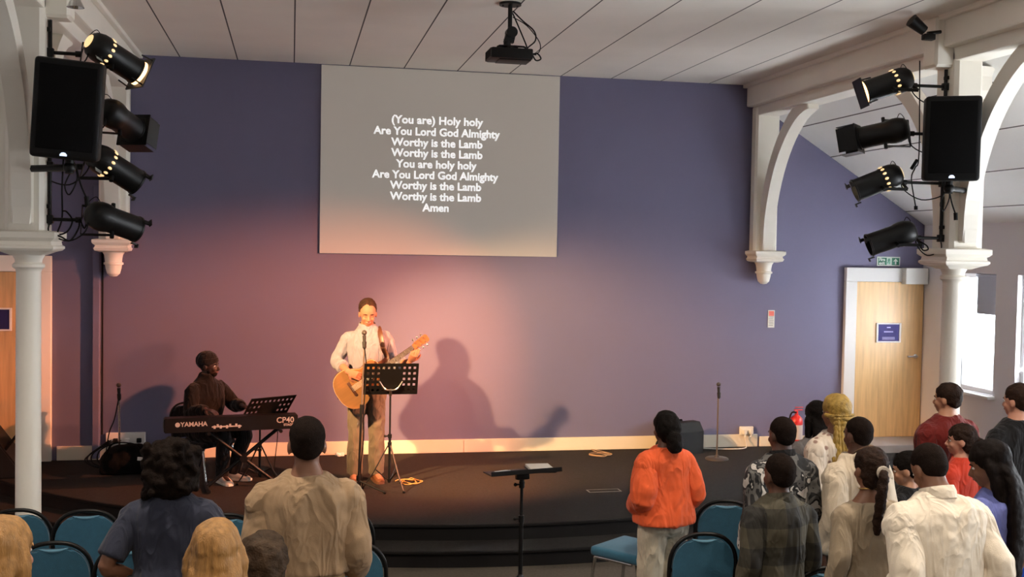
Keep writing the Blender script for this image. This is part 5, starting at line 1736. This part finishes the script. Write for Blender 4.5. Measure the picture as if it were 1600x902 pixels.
aud('E', 'person in khaki long-sleeved shirt standing with back turned, short black hair', 480, 652, 1.80, 0.05, skin=brown_skin, hair=('crop', hair_crop), bulk=1.04, arms='bent',
    shirt=dict(m=khaki, e=.026, hem=1.035, fold=.016, fs=4.2, se=.004, voxel=.009, bag=.02), trousers=(khaki_l, .012), extra=watch, face=True)
aud('B', 'person with big dark curly hair, slate blue top and grey skirt', 267, 692, 1.63, 0.0, sex='f', skin=brown_skin, hair=('curly', mat('very_dark_curly_hair', (24, 15, 10), 0.75, spec=.1, var=.3, vscale=40, bump=.5, bscale=140)), bulk=1.16, lean=.10, low=-.01, hp=.2,
    arms='akimbo', shirt=dict(m=slate, e=.020, hem=1.00, sleeve=.42, fold=.010, belt=(1.00, .05, blackc)), trousers=(greymarl, .01, 'skirt'))
aud('A', 'person with fair hair at the bottom left corner, ear showing', 8, 808, 1.70, -0.50, sex='f', skin=light_skin, hair=('long', hair_blonde, .12), brow=hair_blonde, shirt=dict(m=greymarl, e=.014), trousers=(denim, .01))
aud('C', 'person with long straight blonde hair in front of the khaki shirt', 338, 812, 1.65, 0.0, sex='f', skin=light_skin, hair=('long', hair_blonde, .25), brow=hair_blonde, shirt=dict(m=navyc, e=.014), trousers=(denim, .01))
aud('D', 'person with short greying brown hair at the bottom, beside the long blonde hair', 411, 835, 1.51, 0.1, head=1.12, low=-.02, sex='f', skin=light_skin, hair=('wavy', hair_grey), shirt=dict(m=navyc, e=.014), trousers=(denim, .01))
aud('F', 'person in bright orange sweatshirt and stone trousers with tied dark hair', 1040, 643, 1.57, 0.22, sex='f', skin=dark_skin, hair=('tied', hair_black, .11), ht=.0, bulk=1.0,
    arms='front', shirt=dict(m=orange, e=.034, hem=.93, bag=.045, se=.016, fold=.014, fs=4.0, name='sweatshirt', minw=.15), trousers=(stone, .02, 1.35))
aud('G', 'person in black and white camouflage jacket, short black hair', 1221, 653, 1.65, 0.25, head=.92, low=.02, skin=dark_skin, hair=('crop', hair_crop), shirt=dict(m=camo, e=.034, hem=.86, fold=.014, name='jacket', collar=True, collar_m=blackc), trousers=(blackc, .014))
aud('H', 'person in dark green plaid shirt standing behind the camouflage jacket', 1217, 712, 1.53, 0.2, skin=dark_skin, hair=('crop', hair_crop), head=1.04, shirt=dict(m=plaid, e=.024, hem=.86, fold=.012, collar=True), trousers=(blackc, .012))
aud('I', 'person with long golden braids and cream floral blouse', 1306, 616, 1.69, 0.25, sex='f', skin=brown_skin, hair=('braids', hair_gold, .58), shirt=dict(m=floral, e=.03, hem=.86, fold=.012, name='blouse'), trousers=(blackc, .012))
aud('J', 'person with long black hair mostly hidden behind the golden braids', 1276, 627, 1.58, 0.2, sex='f', skin=brown_skin, hair=('long', hair_black, .10), shirt=dict(m=greymarl, e=.02), trousers=(denim, .012))
aud('K', 'person in cream hooded sweatshirt with short black hair', 1340, 653, 1.66, 0.3, head=.92, low=.02, skin=dark_skin, hair=('crop', hair_crop), shirt=dict(m=cream_h, e=.030, hem=.88, fold=.014, hood=True, name='hooded_sweatshirt'), trousers=(stone, .016))


def necklace(root, HM, RM, SC):
    b = new(); pts = [RM @ Vector((.062 * cos(a), -.014 + .062 * sin(a), 1.500 - .012 * sin(a))) for a in [2 * pi * i / 24 for i in range(25)]]
    tube(b, pts, .0035, n=6); b.transform(SC); obj('necklace', b, mat('gold_chain', (196, 160, 90), .3, metal=.8), root)


aud('L', 'person in taupe knit top with cornrows and a ponytail in a pale scrunchie', 1360, 699, 1.62, 0.03, sex='f', skin=brown_skin, hair=('pony', hair_brown, .34, -.035, scrunch), extra=necklace, shirt=dict(m=rib, e=.014, hem=.90, fold=.008, name='knit_top', top=1.46), trousers=(fabric('taupe_trousers', (150, 134, 112)), .012))
aud('M', 'person in maroon shirt standing in front of the right column', 1480, 598, 1.74, 0.35, skin=tan_skin, hair=('short', hair_brown), bulk=1.22, head=.88, low=.02, hy=.25, shirt=dict(m=maroon, e=.024, hem=.86, fold=.010, top=1.49), trousers=(denim, .012))
aud('R', 'person in black T-shirt at the far right edge by the window', 1590, 600, 1.78, 0.25, skin=light_skin, hair=('short', hair_brown), hy=.15, head=.9, low=.02, shirt=dict(m=blackc, e=.020, hem=.86, sleeve=.42, fold=.008), trousers=(denim, .012))
aud('N', 'person in coral red top with dark ponytail looking left', 1502, 663, 1.50, 0.45, sex='f', skin=light_skin, hair=('pony', hair_brown, .18, .0), hy=.55, shirt=dict(m=coral, e=.014, hem=.93, sleeve=.42, fold=.008), trousers=(fabric('white_trousers', (206, 200, 192)), .012))
aud('O', 'small person in black top holding a dark phone, seen over the ponytail', 1421, 716, 1.29, 0.55, skin=tan_skin, hair=('short', hair_black), head=1.22, hy=.35, hp=.15, arms='hold', shirt=dict(m=blackc, e=.018, hem=.88, fold=.008), trousers=(denim, .012))
aud('P', 'person in white shirt at the front right with head bowed', 1482, 716, 1.75, 0.12, head=.92, skin=brown_skin, hair=('crop', hair_crop), bulk=1.12, hp=.50, low=.075, lean=.15,
    arms='front', shirt=dict(m=whitec, e=.030, hem=.90, fold=.017, fs=4.5, collar=True, voxel=.009), trousers=(blackc, .012))
aud('Q', 'person with very long straight dark hair and periwinkle blue top', 1556, 688, 1.68, 0.45, sex='f', skin=brown_skin, hair=('long', hair_long, .50), hy=.40, hp=.28, shirt=dict(m=peri, e=.016, hem=.88, sleeve=.42, fold=.008), trousers=(blackc, .012))

# phone in the small person's hand
o = AUD['O']
Mo = Matrix.Translation(AUD['Op']) @ Matrix.Rotation(.55, 4, 'Z')
ph = thing('phone', 'dark phone held in the hand of the small person in black', 'phone', Mo @ (Vector((-.085, .355, 1.145)) * (1.29 / 1.722)), .55)
b = new(); box(b, (0, 0, 0), (.072, .145, .010), .004); obj('phone_body', b, black, ph)
b = new(); box(b, (0, 0, .0052), (.066, .136, .001)); obj('phone_screen', b, mat('dark_screen', (24, 26, 32), .15), ph, smooth=False)
# chair and royal blue jacket at the bottom right corner
q = atZ(1604, 888, 0.935)
c = dup(CH[0], (q.x, q.y + .26, 0), -.1, 'blue chair at the bottom right corner under the royal blue jacket'); CH.append(c)
b = new()
t_ = new()
skin_rings(t_, [[lean(x * k, z - dz, y) + Vector((0, 0, .016 + k * .01)) for x, z in arch(.44, .52, .935)] for k, dz, y in ((1.0, .0, -.045), (1.05, -.005, -.02), (1.05, -.005, .02), (1.0, 0, .045))]); add_bm(b, t_)
me = rough(fuse(b, .009, 4), .012, 9, 4.0, (1, 1, .5), True)
jk = thing('jacket', 'royal blue jacket hung over the chair at the bottom right corner', 'jacket', (q.x, q.y + .26, 0), -.1)
mesh_obj('jacket_body', me, royal, jk, angle=None)
